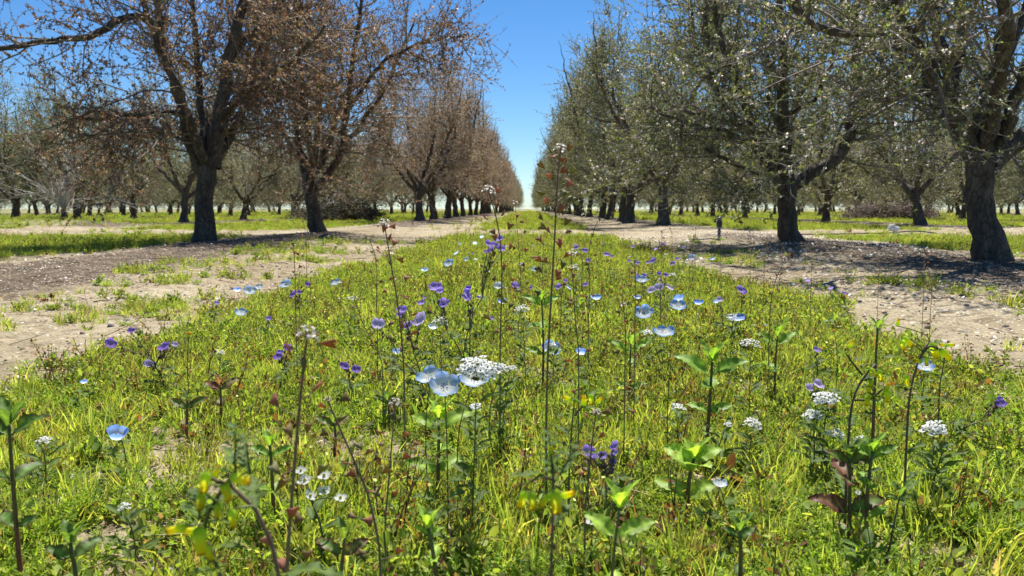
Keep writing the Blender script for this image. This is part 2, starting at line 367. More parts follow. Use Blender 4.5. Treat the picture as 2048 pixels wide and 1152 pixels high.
def sprig(seed, n, L0, L1, ls, cols, wts, per=9):
    """low leafy weed: sprawling stems with small oval leaves"""
    r = np.random.default_rng(seed); mb = MB()
    a = r.random(n)*2*PI; st = np.stack([.006*np.cos(a), .006*np.sin(a), 0*a], -1)
    d = np.stack([np.cos(a), np.sin(a), .3+1.2*r.random(n)], -1); L = L0+(L1-L0)*r.random(n)
    p = curves(r, st, d, L, 6, .2, .03); ribbons(mb, p, .0009+0*p[..., 0], np.tile((.12, .10, .04), (n, 1)), rng=r)
    q, t, tt, i = sample_on(r, p, n*per)
    m = len(q); dd = nrm(.5*t+r.normal(0, .7, (m, 3))+np.array([[0, 0, .25]])); s = nrm(np.cross(dd, r.normal(0, .35, (m, 3))+np.array([[0, 0, 1.]]))); LS = ls*(.6+.8*r.random(m))[:, None]
    up = np.cross(s, dd)
    k = np.array([[0, 0, 0], [.35, .30, .03], [.75, .24, .02], [1, 0, -.05], [.75, -.24, .02], [.35, -.30, .03]])
    V = q[:, None, :]+dd[:, None]*k[None, :, :1]*LS[:, None]+s[:, None]*k[None, :, 1:2]*LS[:, None]+up[:, None]*k[None, :, 2:]*LS[:, None]
    b = np.arange(m)[:, None]*6
    mb.add(V.reshape(-1, 3), np.concatenate([b+np.array([0, 1, 2, 3]), b+np.array([0, 3, 4, 5])]), col=np.repeat(pick(r, cols, wts, m), 6, 0)); return mb
YG = [(.37, .41, .095), (.29, .355, .07), (.48, .48, .16), (.52, .45, .25), (.15, .205, .035)]
names = []
for k in range(4): names.append(('a%d' % k, tuft(10+k, 34, .015, .045, .018, .0009, YG, [4, 4, 3, .7, 1])))
for k in range(2): names.append(('b%d' % k, tuft(20+k, 22, .03, .07, .016, .0012, YG, [3, 4, 3, 1, 1], .4)))
for k in range(3): names.append(('c%d' % k, feathery(30+k, 13, .03, .06, [(.25, .36, .06), (.35, .44, .08), (.14, .22, .035)], [3, 2, 1])))
for k in range(3): names.append(('d%d' % k, sprig(40+k, 10, .03, .06, .010, [(.28, .35, .075), (.38, .42, .11), (.16, .22, .045), (.30, .17, .10)], [4, 3, 2.5, .7])))
for k in range(2): names.append(('e%d' % k, sprig(50+k, 8, .03, .05, .019, [(.20, .29, .065), (.29, .36, .10), (.27, .16, .09)], [3, 2, .6], 5)))
names.append(('f0', tuft(60, 14, .03, .10, .02, .0007, [(.42, .36, .2), (.32, .22, .12), (.25, .12, .07)], [2, 2, 1], 1.1)))
names.append(('g0', sprig(70, 7, .025, .045, .016, [(.16, .07, .045), (.22, .10, .05), (.12, .10, .04)], [2, 2, 1], 6)))
def stalk(seed, n, L0, L1):
    r = np.random.default_rng(seed); mb = MB(); a = r.random(n)*6.28
    p = curves(r, np.stack([.01*np.cos(a), .01*np.sin(a), 0*a], -1), np.stack([.4*np.cos(a), .4*np.sin(a), 1+0*a], -1), L0+(L1-L0)*r.random(n), 8, .09, .03)
    tubes(mb, p, np.linspace(.0010, .0004, 8)[None]+0*p[..., 0], 3, pick(r, [(.20, .11, .06), (.16, .15, .05)], [1, 1], n))
    q, t, tt, i = sample_on(r, p, n*16); q = q+r.normal(0, .0035, q.shape)
    leaves(mb, r, q, .004+.004*r.random(len(q)), pick(r, [(.22, .11, .06), (.20, .20, .05), (.6, .56, .5)], [3, 3, .6], len(q)), wr=.4); return mb
names.append(('h0', stalk(80, 5, .05, .11)))
for k in range(3):
    q_ = sprig(90+k, 8, .06, .12, .013, [(.25, .32, .075), (.35, .39, .11), (.15, .20, .045), (.30, .2, .1)], [4, 3, 2, .5], 14)
    for a_ in q_.v: a_[:, :2] *= .45
    names.append(('i%d' % k, q_))
names.append(('j0', tuft(95, 20, .06, .12, .016, .0010, YG, [3, 4, 3, 1, 1], .25)))
for nm, m_ in names: proto(nm, m_, M['grass'] if nm[0] in 'abfj' else M['leaf'], PROTO)
NP = len(names)
WT = np.array([6, 6, 6, 6, 3, 3, 6, 6, 6, 5, 5, 5, 1.5, 1.5, 3, 1.2, 2, 3, 3, 3, 1.5]); WT = WT/WT.sum()
rg = np.random.default_rng(7)
def scatter_band(y0, y1, xmax, dens, s, wide=.66, marg=1.3):
    n = int(dens*(y1-y0)*2*min(xmax, wide*y1+marg))
    x = (rg.random(n)*2-1)*min(xmax, wide*y1+marg); y = y0+(y1-y0)*rg.random(n)
    k = (np.abs(x) < wide*y+marg) & (rg.random(n) < green(x, y)*(.55+.9*fbm(x*9, y*9, 41)))
    x = x[k]; y = y[k]; n = len(x)
    sc = s*(.6+.7*rg.random(n))*(.75+.5*fbm(x*2.2, y*2.2, 43))
    # species grow in patches
    f = fbm(x*3, y*3, 44); ii = rg.choice(NP, n, p=WT)
    fe = (f > .56) & (rg.random(n) < .65); ii[fe] = rg.integers(6, 12, fe.sum())
    fe = (f < .38) & (rg.random(n) < .5); ii[fe] = rg.integers(0, 6, fe.sum())
    ng_ = (y < 1.9) & (ii >= 9) & (ii <= 13) & (rg.random(n) < .62); ii[ng_] = rg.choice([0, 1, 2, 3, 4, 5, 6, 7, 8], ng_.sum())
    tall = ii >= 17; sc[tall] *= np.clip(1.1-.55*np.abs(x[tall]), .45, 1)*np.clip(.55+.35*(y[tall]-.8), .5, 1)
    return np.stack([x, y, zf(x, y)], -1), np.stack([rg.normal(0, .18, n), rg.normal(0, .18, n), rg.random(n)*6.28], -1), np.stack([sc, sc, sc*(.8+.5*rg.random(n))], -1), ii
BB = [scatter_band(.25, 1.5, 9, 4600, .85), scatter_band(1.5, 2.6, 9, 3600, .88), scatter_band(2.6, 5, 9, 2100, .95), scatter_band(5, 9, 12, 700, 1.0), scatter_band(9, 13.5, 14, 260, 1.25),
      scatter_band(13.5, 24, 22, 90, 1.45), scatter_band(24, 45, 34, 30, 2.1), scatter_band(45, 110, 30, 6, 3.4)]
Q = [np.concatenate([b[k] for b in BB]) for k in range(4)]
gr = gn_scatter('grass', *Q, PROTO)
print('weeds', len(Q[0]))

# sparse dry straw lying in the weeds
def straw():
    r = np.random.default_rng(3); n = 420; x = r.normal(0, .9, n)*1.2; y = .55+5*r.random(n)**1.4
    a = r.random(n)*2*PI; d = np.stack([np.cos(a), np.sin(a), .12+.35*r.random(n)], -1)
    L = .03+.10*r.random(n); p = curves(r, np.stack([x, y, zf(x, y)+.005], -1), d, L, 4, .06, 0)
    mb = MB(); tubes(mb, p, np.array([.0009, .0008, .0007, .0004])[None]*(1+.5*r.random((n, 1))), 4, pick(r, [(.45, .38, .22), (.30, .21, .12), (.2, .11, .07)], [3, 2, 1], n))
    o = obj('dry_straw', mb.mesh('dry_straw', M['litter'])); o['kind'] = 'stuff'
straw()
def twigs_on_ground():
    r = np.random.default_rng(13); n = 900; x = (1.2+4.5*r.random(n))*np.where(r.random(n) < .5, -1, 1); y = 1.2+11*r.random(n)
    a = r.random(n)*2*PI; L = .03+.16*r.random(n)**2; p = curves(r, np.stack([x, y, zf(x, y)+.004], -1), np.stack([np.cos(a), np.sin(a), 0*a], -1), L, 5, .12, 0); p[..., 2] = zf(p[..., 0], p[..., 1])+.004
    mb = MB(); tubes(mb, p, np.array([.0022, .0020, .0017, .0014, .0008])[None]*(.5+r.random((n, 1))), 4, pick(r, [(.13, .09, .06), (.22, .17, .13), (.08, .055, .04)], [3, 2, 2], n))
    o = obj('fallen_twigs', mb.mesh('fallen_twigs', M['litter'])); o['kind'] = 'stuff'
twigs_on_ground()
# fallen petals and flakes
def petals():
    r = np.random.default_rng(5); mb = MB(); out = []
    def lay(n, x0, x1, y0, y1, s, cols, wts, f=None):
        x = x0+(x1-x0)*r.random(n); y = y0+(y1-y0)*r.random(n)**1.0
        k = (r.random(n) < (.10+3.0*np.clip(fbm(x*2.0, y*2.4, 51)-.44, 0, 1)*(.4+1.2*vn(x*9, y*9, 52))))&(np.abs(x) < .66*y+1.4)&(r.random(n) > .75*green(x, y)); x = x[k]; y = y[k]; m = len(x)
        sz = s*(.5+.9*r.random(m)); a = r.random(m)*2*PI; t = r.normal(0, .35, (m, 2))
        e1 = np.stack([np.cos(a), np.sin(a), t[:, 0]], -1)*sz[:, None]; e2 = np.stack([-np.sin(a), np.cos(a), t[:, 1]], -1)*sz[:, None]*(.55+.3*r.random((m, 1)))
        c = np.stack([x, y, zf(x, y)+.003+.3*sz], -1)
        kk = [(-1, 0, .1), (-.5, -.8, .0), (.4, -.9, .1), (1, -.1, .25), (.5, .8, .1), (-.5, .75, 0)]
        V = np.stack([c+e1*a_*.5+e2*b_*.5+np.array([0, 0, 1.])*c_*sz[:, None] for a_, b_, c_ in kk], 1)
        b = np.arange(m)[:, None]*6
        mb.add(V.reshape(-1, 3), np.concatenate([b+np.array([0, 1, 2, 3]), b+np.array([0, 3, 4, 5])]), col=np.repeat(pick(r, cols, wts, m, .15), 6, 0))
    wc = [(.80, .78, .74), (.62, .55, .44), (.42, .32, .22), (.20, .13, .08)]
    lay(9000, .9, 6, 1.2, 6, .015, wc, [4, 3, 2, 2]); lay(12000, 1.0, 9, 6, 13, .022, wc, [6, 3, 1, 1])
    lay(15000, -6, -.9, 1.2, 6, .012, wc, [1, 3, 4, 4]); lay(11000, -9, -1.0, 6, 13, .017, wc, [1.2, 2, 3, 3]); lay(8000, .9, 6, 1.2, 7, .012, wc, [1, 2, 4, 4])
    lay(4500, -2, 2, .5, 3, .012, wc, [1, 3, 3, 3]); lay(7000, -14, 16, 13, 30, .024, wc, [4, 3, 1, 1])
    o = obj('fallen_petals', mb.mesh('fallen_petals', M['litter'])); o['kind'] = 'stuff'
petals()
def clods():
    r = np.random.default_rng(9); mb = MB(); n = 16000
    x = (r.random(n)*2-1)*6; y = .4+9*r.random(n)**1.3
    k = (np.abs(x) < .66*y+1.3) & (r.random(n) > .8*green(x, y)) & (r.random(n) < .2+2*np.clip(fbm(x*1.7, y*1.7, 61)-.42, 0, 1)); x = x[k]; y = y[k]; m = len(x)
    s = .0035+.016*r.random(m)**4; c = np.stack([x, y, zf(x, y)], -1)
    u = np.array([[1, 0, 0], [0, 1, 0], [-1, 0, 0], [0, -1, 0], [.5, .5, .6], [-.5, .5, .7], [-.5, -.5, .6], [.5, -.5, .65]])
    U = u[None]*(1+.5*(r.random((m, 8, 1))-.5))*s[:, None, None]*np.array([1, 1, .9])
    a = r.random(m)*6.28; ca, sa = np.cos(a)[:, None], np.sin(a)[:, None]
    U = np.stack([U[..., 0]*ca-U[..., 1]*sa, U[..., 0]*sa+U[..., 1]*ca, U[..., 2]], -1)
    b = np.arange(m)[:, None]*8
    tri = [(0, 1, 4), (1, 2, 5), (2, 3, 6), (3, 0, 7)]; qd = [(4, 5, 6, 7)]
    side = [(1, 5, 4), (2, 6, 5), (3, 7, 6), (0, 4, 7)]
    mb.add((c[:, None]+U).reshape(-1, 3), np.concatenate([b+np.array(q) for q in qd]), np.concatenate([b+np.array(q) for q in tri+side]), col=np.repeat(pick(r, [(.34, .27, .2), (.27, .21, .15), (.42, .36, .28)], [3, 2, 1], m, .2), 8, 0))
    o = obj('soil_crumbs', mb.mesh('soil_crumbs', M['clod'], smooth=False)); o['kind'] = 'stuff'
clods()

# ------------------------------------------------------------------ almond trees
VAR = {
 'red':  dict(c=[(.21, .11, .08), (.30, .17, .13), (.11, .13, .045), (.38, .26, .22), (.10, .065, .045)], w=[5, 4, 1.5, 2.2, 2], bl=.03),
 'green': dict(c=[(.16, .195, .07), (.25, .29, .10), (.23, .205, .15), (.33, .29, .22), (.13, .15, .06)], w=[5, 3.2, 3, 1.6, 2], bl=.13),
 'pink': dict(c=[(.42, .28, .265), (.34, .22, .20), (.26, .22, .15), (.52, .42, .40), (.17, .12, .09)], w=[4, 4, 2, 2, 2], bl=.05),
 'grey': dict(c=[(.20, .21, .11), (.29, .285, .18), (.33, .28, .22), (.17, .18, .09)], w=[4, 3, 3, 2], bl=.30)}
def squeeze(p, r0=1.42, k=.45):
    r0 = r0-.33*np.clip(p[..., 2]-2.3, 0, 3.5)
    r = np.hypot(p[..., 0], p[..., 1])+1e-6; f = np.where(r > r0, (r0+(r-r0)*k)/r, 1.0); q = p.copy(); q[..., 0] *= f; q[..., 1] *= f; return q
def tree_meshes(seed, trunk, limbs, var, dens=1.0, lsize=.021, low=True, sq=False):
    """trunk/limbs: lists of (points Kx3, radii K), relative to the base. Returns meshes."""
    r = np.random.default_rng(seed); V = VAR[var]
    tb = MB()
    def resamp(p, rad, step=.12):
        p = np.array(p, float); rad = np.array(rad, float)
        s = np.concatenate([[0], np.cumsum(np.linalg.norm(np.diff(p, axis=0), axis=1))]); k = max(4, int(s[-1]/step)); u = np.linspace(0, s[-1], k)
        # smooth interpolation
        q = np.stack([np.interp(u, s, p[:, i]) for i in range(3)], -1)
        for _ in range(3): q[1:-1] = .25*q[:-2]+.5*q[1:-1]+.25*q[2:]
        return q, np.interp(u, s, rad)
    tp, tr_ = resamp(*trunk, .09); n = len(tp)
    tp[1:-1] += r.normal(0, .008, (n-2, 3)); tubes(tb, tp, tr_, 14, rough=.13, rng=r)
    v0 = tb.v[0]; th_ = np.arctan2(v0[:, 1]-tp[1][1], v0[:, 0]-tp[1][0]); fl_ = np.exp(-np.maximum(v0[:, 2]-tp[1][2], 0)/.16)*(.16+.16*np.sin(3*th_+seed)+.10*np.sin(5*th_+2*seed)); v0[:, 0] += (v0[:, 0]-tp[1][0])*fl_; v0[:, 1] += (v0[:, 1]-tp[1][1])*fl_
    tb.v[0][:] = v0+0.006*np.sin(v0*31+seed)
    LP, LR = [], []
    for lp, lr in limbs:
        q, rr = resamp(lp, lr); q = squeeze(q, 1.3, .5) if sq else q; q[1:] += r.normal(0, .012, (len(q)-1, 3)); tubes(tb, q, rr, 9, rough=.16, rng=r)
        u = np.linspace(0, len(q)-1, 14); 
        LP.append(np.stack([np.interp(u, np.arange(len(q)), q[:, i]) for i in range(3)], -1)); LR.append(np.interp(u, np.arange(len(q)), rr))
    LP = np.array(LP); LR = np.array(LR)
    lens = np.linalg.norm(np.diff(LP, axis=1), axis=2).sum(1)
    # secondary branches
    n2 = int(lens.sum()*9*dens)
    i = r.choice(len(LP), n2, p=lens/lens.sum()); t = .1+.9*r.random(n2); u = t*13; k = np.minimum(u.astype(int), 12); f = (u-k)[:, None]
    p2 = LP[i, k]*(1-f)+LP[i, k+1]*f; tn = nrm(LP[i, k+1]-LP[i, k]); r2 = LR[i, k]
    out = p2*np.array([1, 1, 0]); out = nrm(out+1e-6)
    d = nrm(np.cross(tn, r.normal(0, 1, (n2, 3))))+.5*tn+.45*out+np.array([0, 0, .12])
    lowf = np.clip((1.9-p2[:, 2])/1.2, 0, 1)
    d[:, 2] -= lowf*.35
    L2 = (.5+1.2*r.random(n2))*(1.15-.45*t)*(1+.35*lowf)*np.clip(r2/.024, .5, 1)
    P2 = curves(r, p2, d, L2, 7, .17, np.where(r.random(n2) < .55, -.05, .07)-.09*lowf)
    R2 = np.minimum(.0075+.007*r.random(n2)**2, r2*.6)[:, None]*np.linspace(1, .22, 7)[None]
    if sq: P2 = squeeze(P2)
    P2[..., 2] = np.maximum(P2[..., 2], .42+.3*r.random((n2, 1)))
    wb = MB(); tcol = [(.23, .195, .16), (.34, .30, .26), (.15, .125, .095), (.17, .17, .09)]
    tubes(wb, P2, R2, 4, pick(r, tcol, [4, .7, 4, 3], n2, .15))
    # twigs
    tot = L2.sum(); n3 = int(tot*12*dens); i = r.choice(n2, n3, p=L2/tot); t = r.random(n3); u = t*6; k = np.minimum(u.astype(int), 5); f = (u-k)[:, None]
    p3 = P2[i, k]*(1-f)+P2[i, k+1]*f; tn = nrm(P2[i, k+1]-P2[i, k])
    d = nrm(np.cross(tn, r.normal(0, 1, (n3, 3))))+.75*tn+np.array([0, 0, .1]); L3 = .12+.42*r.random(n3)**1.4
    P3 = curves(r, p3, d, L3, 4, .2, .02)
    tubes(wb, P3, (.0028+.0016*r.random((n3, 1)))*np.linspace(1, .45, 4)[None], 3, pick(r, tcol, [4, 3, 2, 2], n3, .2))
    # long whips that break the outline
    nw = int(80*dens); j = r.integers(0, n2, nw); tipd = nrm(P2[j, 6]-P2[j, 4]); tipd[:, 2] = np.abs(tipd[:, 2])*.6+.35
    PW = curves(r, P2[j, 6], tipd, .22+.42*r.random(nw)**1.5, 7, .09, .03); tubes(wb, PW, .0035*np.linspace(1, .35, 7)[None]+0*PW[..., 0], 3, pick(r, tcol, [2, 4, 1, 1], nw, .2))
    # leaf / bud clusters on twigs and branches
    def clusters(Pt, Ln, per, m):
        tot = Ln.sum(); n = int(tot*per); i = r.choice(len(Pt), n, p=Ln/tot); K = Pt.shape[1]
        u = (r.random(n)**.85)*(K-1); k = np.minimum(u.astype(int), K-2); f = (u-k)[:, None]; p = Pt[i, k]*(1-f)+Pt[i, k+1]*f
        bc = pick(r, V['c'], V['w'], n, .2)
        mm = r.integers(2, m+1, n); p = np.repeat(p, mm, 0); bc = np.repeat(bc, mm, 0)*(.75+.5*r.random((mm.sum(), 1)))
        return p, bc
    lb = MB(); pa, ca = clusters(P3, L3, 21*dens, 4); pb, cb = clusters(P2, L2, 12*dens, 4); pc, cc = clusters(PW, .6+0*PW[:, 0, 0], 18, 3)
    pp = np.concatenate([pa, pb, pc]); cc = np.concatenate([ca, cb, cc])
    leaves(lb, r, pp, lsize*(.5+.8*r.random(len(pp))), cc, wr=.27)
    # blossoms: five round petals reduced to two crossed small leaves each
    bb = MB(); nb = int(len(pa)*V['bl']*.35); j = r.integers(0, len(pp), nb)
    base = np.repeat(pp[j], 5, 0); leaves(bb, r, base, .014+.008*r.random(len(base)), pick(r, [(.8, .76, .74), (.75, .62, .60)], [3, 1], len(base), .08), wr=.45, up=.1)
    return dict(trunk=tb.mesh('trunk', M['bark']), branches=wb.mesh('branches', M['twig']), crown=lb.mesh('crown', M['treeleaf']), blossoms=bb.mesh('blossoms', M['petal']))
def proc_tree(seed, var, H=5.1, spread=1.0, rad=.13, fork=.85, lean=(0, 0)):
    r = random.Random(seed)
    top = (lean[0], lean[1], fork)
    trunk = ([(0, 0, -.12), (0, 0, .02), (lean[0]*.2, lean[1]*.2, .2), (lean[0]*.6, lean[1]*.6, fork*.6), (*top[:2], fork), (top[0], top[1], fork+.18)],
             [rad*1.55, rad*1.28, rad*1.03, rad*.96, rad*1.02, rad*.5])
    limbs = []; n = r.choice([4, 5, 5]); a0 = r.random()*6.28
    for k in range(n):
        a = a0+k*2*PI/n+r.uniform(-.35, .35); up = r.uniform(.75, 1.5); ln = (H-fork)*r.uniform(.95, 1.15)
        p = [Vector((top[0], top[1], fork-r.uniform(.02, .18)))]; d = Vector((math.cos(a), math.sin(a), up)).normalized(); rr = [rad*r.uniform(.55, .68)]
        for s in range(8):
            p.append(p[-1]+d*ln/8); d = (d+Vector((r.gauss(0, .16), r.gauss(0, .16), .10+r.gauss(0, .06)))+Vector((math.cos(a), math.sin(a), 0))*(.05 if s > 3 else 0)*spread).normalized()
            rr.append(rr[0]*(1-.115*(s+1)))
        limbs.append(([tuple(q) for q in p], rr))
        for q in range(3):
            s = r.choice([2, 3, 4, 5]); b = a+r.choice([-1, 1])*r.uniform(.4, 1.2); d = Vector((math.cos(b), math.sin(b), r.uniform(.15, .9))).normalized(); pp = [p[s]]; r2 = [rr[s]*.6]
            ll = r.uniform(1.1, 1.9)*spread
            for t in range(6):
                pp.append(pp[-1]+d*ll/6); d = (d+Vector((r.gauss(0, .15), r.gauss(0, .15), r.gauss(.03, .08)))).normalized(); r2.append(r2[0]*(1-.14*(t+1)))
            limbs.append(([tuple(v) for v in pp], r2))
    return trunk, limbs
def place_tree(ms, loc, rz, sc, label, group=None, species='almond_tree'):
    t = thing(species, label, 'tree', loc, group); t.rotation_euler = (0, 0, rz); t.scale = (sc, sc, sc)
    for k in ('trunk', 'branches', 'crown', 'blossoms'): obj(k, ms[k], t)
    return t
# the four trees one can study: limbs read off the photograph, each at its own distance
def hero(name, d, base, trunk_px, limbs_px, var, label, seed, extra=3, dens=1.0, lsize=.021):
    b = P(*base, d); bz = float(zf(b.x, d)); B = Vector((b.x, d, bz))
    def conv(L, dy0, dy1):
        n = len(L); pts = []; rr = []
        for k, (px, py, wd) in enumerate(L):
            p = P(px, py, d)-B; dd = dy0+(dy1-dy0)*k/max(1, n-1); q = P(px, py, d+dd)-B
            pts.append(tuple(q)); rr.append(wd/2*d/F)
        return pts, rr
    tp, trr = conv(trunk_px, 0, 0); tp[0] = (tp[0][0], 0, -.1); 
    limbs = [conv(L, a, c) for L, a, c in limbs_px]
    # limbs growing towards and away from the camera, which the photograph shows foreshortened
    r = random.Random(seed); fk = Vector(tp[-2]); rad = trr[-2]
    for k in range(extra):
        a = (-1)**k*PI/2+r.uniform(-.6, .6); p = [fk]; dr = Vector((math.cos(a), math.sin(a), 1.1)).normalized(); rr = [rad*.55]
        for s in range(8): p.append(p[-1]+dr*.45); dr = (dr+Vector((r.gauss(0, .14), r.gauss(0, .14), .08))).normalized(); rr.append(rr[0]*(1-.115*(s+1)))
        limbs.append(([tuple(v) for v in p], rr))
    ms = tree_meshes(seed, (tp, trr), limbs, var, dens, lsize)
    place_tree(ms, B, 0, 1, label); return ms
hero('left1', 10.2, (408, 488), [(408, 500, 52), (407, 484, 41), (408, 440, 36), (412, 380, 35), (416, 335, 38), (420, 305, 20)],
 [([(405, 350, 24), (378, 290, 23), (370, 235, 20), (347, 165, 17), (332, 110, 15), (318, 40, 13), (305, -60, 11), (300, -150, 6)], 0, -.5),
  ([(410, 330, 22), (410, 260, 18), (400, 200, 15), (395, 120, 13), (388, 40, 11), (380, -70, 9), (375, -160, 5)], 0, .8),
  ([(424, 335, 34), (436, 275, 32), (443, 215, 26), (452, 150, 24), (468, 85, 22), (482, 20, 19), (500, -70, 14), (510, -170, 7)], 0, .2),
  ([(440, 232, 15), (470, 203, 14), (510, 172, 12), (560, 138, 10), (600, 110, 9), (628, 88, 7), (650, 50, 5)], 0, -.9),
  ([(458, 120, 14), (490, 75, 12), (530, 45, 10), (570, 0, 8), (610, -70, 5)], .1, .9),
  ([(330, 60, 13), (300, 32, 12), (262, 28, 12), (225, 45, 13), (198, 66, 12), (160, 80, 11), (100, 85, 10), (40, 90, 9), (-20, 102, 8), (-90, 110, 6)], -.3, -2.2),
  ([(370, 235, 9), (330, 222, 8), (270, 228, 7), (210, 240, 6), (150, 236, 5)], -.1, -1.4),
  ([(378, 290, 8), (340, 262, 7), (290, 250, 6), (240, 270, 5), (200, 300, 4)], -.1, .9)],
 'red', 'large almond tree with red-brown buds, its forked dark trunk nearest on the left', 101, 3, 1.25, .027)
hero('left2', 12.6, (637, 474), [(637, 484, 44), (636, 470, 31), (628, 430, 28), (620, 395, 26), (618, 370, 26), (614, 345, 12)],
 [([(616, 385, 18), (604, 320, 16), (596, 250, 14), (585, 170, 12), (572, 80, 10), (560, -20, 7), (550, -100, 4)], 0, .5),
  ([(620, 385, 16), (648, 358, 16), (672, 330, 15), (688, 290, 14), (692, 230, 12), (700, 150, 10), (715, 60, 8), (730, -40, 5)], 0, -.4),
  ([(604, 320, 10), (570, 270, 9), (540, 210, 8), (520, 130, 6), (500, 50, 4)], .2, 1.0),
  ([(688, 290, 10), (730, 240, 9), (770, 180, 8), (800, 110, 6), (830, 40, 4)], 0, .5),
  ([(692, 230, 9), (740, 150, 8), (800, 98, 6), (850, 84, 5), (905, 74, 3), (935, 70, 2)], 0, -1.2),
  ([(618, 370, 14), (628, 300, 12), (640, 210, 10), (650, 110, 8), (655, 0, 5)], 0, .9)],
 'red', 'slimmer almond tree leaning left just behind the large red-brown one', 102, 3, 1.25, .025)
hero('right2', 9.5, (1583, 491), [(1586, 502, 54), (1583, 487, 41), (1575, 445, 37), (1573, 400, 34), (1574, 365, 37), (1573, 335, 18)],
 [([(1566, 375, 22), (1545, 350, 22), (1525, 325, 19), (1512, 290, 18), (1504, 262, 17), (1494, 215, 14), (1472, 175, 12), (1450, 110, 10), (1430, 20, 8), (1420, -80, 5)], 0, -.4),
  ([(1504, 265, 13), (1468, 238, 13), (1440, 200, 12), (1420, 140, 11), (1411, 60, 10), (1410, -40, 7), (1405, -120, 4)], -.1, .5),
  ([(1505, 278, 10), (1465, 272, 9), (1430, 262, 8), (1390, 250, 7), (1345, 240, 6), (1300, 215, 4)], -.1, -.8),
  ([(1500, 262, 10), (1450, 240, 10), (1415, 232, 8), (1375, 228, 7), (1330, 200, 5)], -.1, .7),
  ([(1545, 352, 10), (1515, 348, 10), (1480, 335, 9), (1450, 318, 8), (1410, 300, 5)], 0, -.8),
  ([(1574, 370, 22), (1572, 300, 20), (1570, 230, 18), (1568, 150, 16), (1560, 60, 13), (1556, -30, 10), (1550, -130, 5)], 0, .3),
  ([(1571, 262, 9), (1545, 240, 9), (1535, 200, 8), (1540, 150, 7), (1530, 80, 5)], 0, -.5),
  ([(1584, 372, 26), (1615, 352, 27), (1655, 335, 26), (1688, 305, 25), (1705, 265, 24), (1712, 200, 21), (1712, 120, 18), (1716, 30, 14), (1722, -60, 9), (1730, -130, 5)], 0, .2),
  ([(1705, 262, 12), (1735, 200, 11), (1760, 130, 9), (1790, 50, 7), (1810, -40, 4)], 0, .8),
  ([(1571, 230, 10), (1600, 215, 9), (1640, 200, 8), (1660, 150, 6), (1670, 80, 4)], 0, -.8)],
 'green', 'wide vase-shaped almond tree with olive foliage and dark trunk beside the blue post', 103, 3, 1.2, .026)
hero('right1', 6.4, (1980, 527), [(1988, 542, 76), (1984, 520, 64), (1972, 470, 57), (1962, 410, 51), (1957, 350, 51), (1960, 310, 54), (1960, 280, 36)],
 [([(1950, 320, 38), (1928, 265, 34), (1905, 215, 30), (1878, 165, 28), (1850, 105, 22), (1815, 78, 18), (1760, 70, 17), (1690, 66, 15), (1635, 62, 12), (1600, 38, 9), (1575, -10, 7), (1560, -60, 5)], 0, -1.0),
  ([(1960, 300, 40), (1952, 240, 34), (1962, 190, 30), (1985, 140, 26), (2020, 95, 22), (2050, 30, 18), (2080, -70, 12), (2100, -200, 6)], 0, .1),
  ([(1928, 265, 22), (1908, 190, 23), (1888, 120, 24), (1872, 50, 22), (1864, -30, 18), (1850, -140, 12), (1840, -240, 6)], .1, .5),
  ([(1908, 185, 20), (1918, 110, 20), (1918, 30, 18), (1925, -60, 13), (1940, -180, 6)], .2, .9),
  ([(1975, 335, 46), (2005, 305, 46), (2050, 275, 40), (2100, 235, 32), (2160, 160, 24), (2210, 60, 16), (2240, -80, 8)], 0, .3),
  ([(1990, 300, 30), (2020, 235, 28), (2040, 170, 24), (2075, 90, 18), (2130, -20, 10)], .1, -.7),
  ([(1990, 150, 16), (2005, 100, 20), (2008, 40, 19), (2012, -40, 14), (2015, -150, 7)], .3, .5),
  ([(1905, 215, 12), (1868, 195, 11), (1830, 180, 9), (1790, 200, 7), (1750, 230, 5)], 0, .8),
  ([(1850, 105, 10), (1810, 40, 9), (1780, -30, 7), (1740, -110, 4)], -.5, -.9)],
 'green', 'thick-trunked almond tree nearest on the right, bright leaves and white blossoms', 104, 3, 1.05, .024)

# generic trees, copied down the rows
PR = {'pink': [tree_meshes(230+k, *proc_tree(330+k, 'pink', rad=.10+.01*k, lean=((-1)**k*.12, .1*k)), 'pink', 1.0, .030, sq=True) for k in range(3)],
      'red': [tree_meshes(200+k, *proc_tree(300+k, 'red', rad=.10+.01*k, lean=((-1)**k*.12, .1*k)), 'red', 1.0, .030, sq=True) for k in range(2)],
      'green': [tree_meshes(210+k, *proc_tree(310+k, 'green', H=5.0, rad=.098, fork=.7+.08*k, lean=((-1)**k*-.1, .05)), 'green', 1.0, .030, sq=True) for k in range(3)],
      'grey': [tree_meshes(220+k, *proc_tree(320+k, 'grey', H=4.7, rad=.10, fork=.65+.1*k, lean=((-1)**k*.15, 0)), 'grey', .9, .034, sq=True) for k in range(3)]}
rt = random.Random(77)
ORD = ['first', 'second', 'third', 'fourth', 'fifth', 'sixth', 'seventh', 'eighth', 'ninth', 'tenth', 'eleventh', 'twelfth', 'thirteenth', 'fourteenth', 'fifteenth', 'sixteenth']
def tree_row(x, ys, var, side, rowname, group, jx=.18, sc=1.0):
    far = 0
    for k, y in enumerate(ys):
        v = var if rt.random() < .82 else rt.choice(['grey', 'green', 'pink' if var == 'pink' else 'grey'])
        ms = rt.choice(PR[v]); xx = x+rt.uniform(-jx, jx); yy = y+rt.uniform(-.35, .35)
        if k < 16: lab = '%s almond tree back in the %s' % (ORD[k], rowname)
        else: lab = 'small far almond tree at the end of the %s' % rowname.split(' bordering')[0]+rowname[len(rowname.split(' bordering')[0]):].replace(' bordering the', ' on the').replace(' of the grass strip', '')
        place_tree(ms, (xx, yy, float(zf(xx, yy))-.01), rt.random()*6.28, rt.uniform(1.0, 1.2)*sc, lab, group)
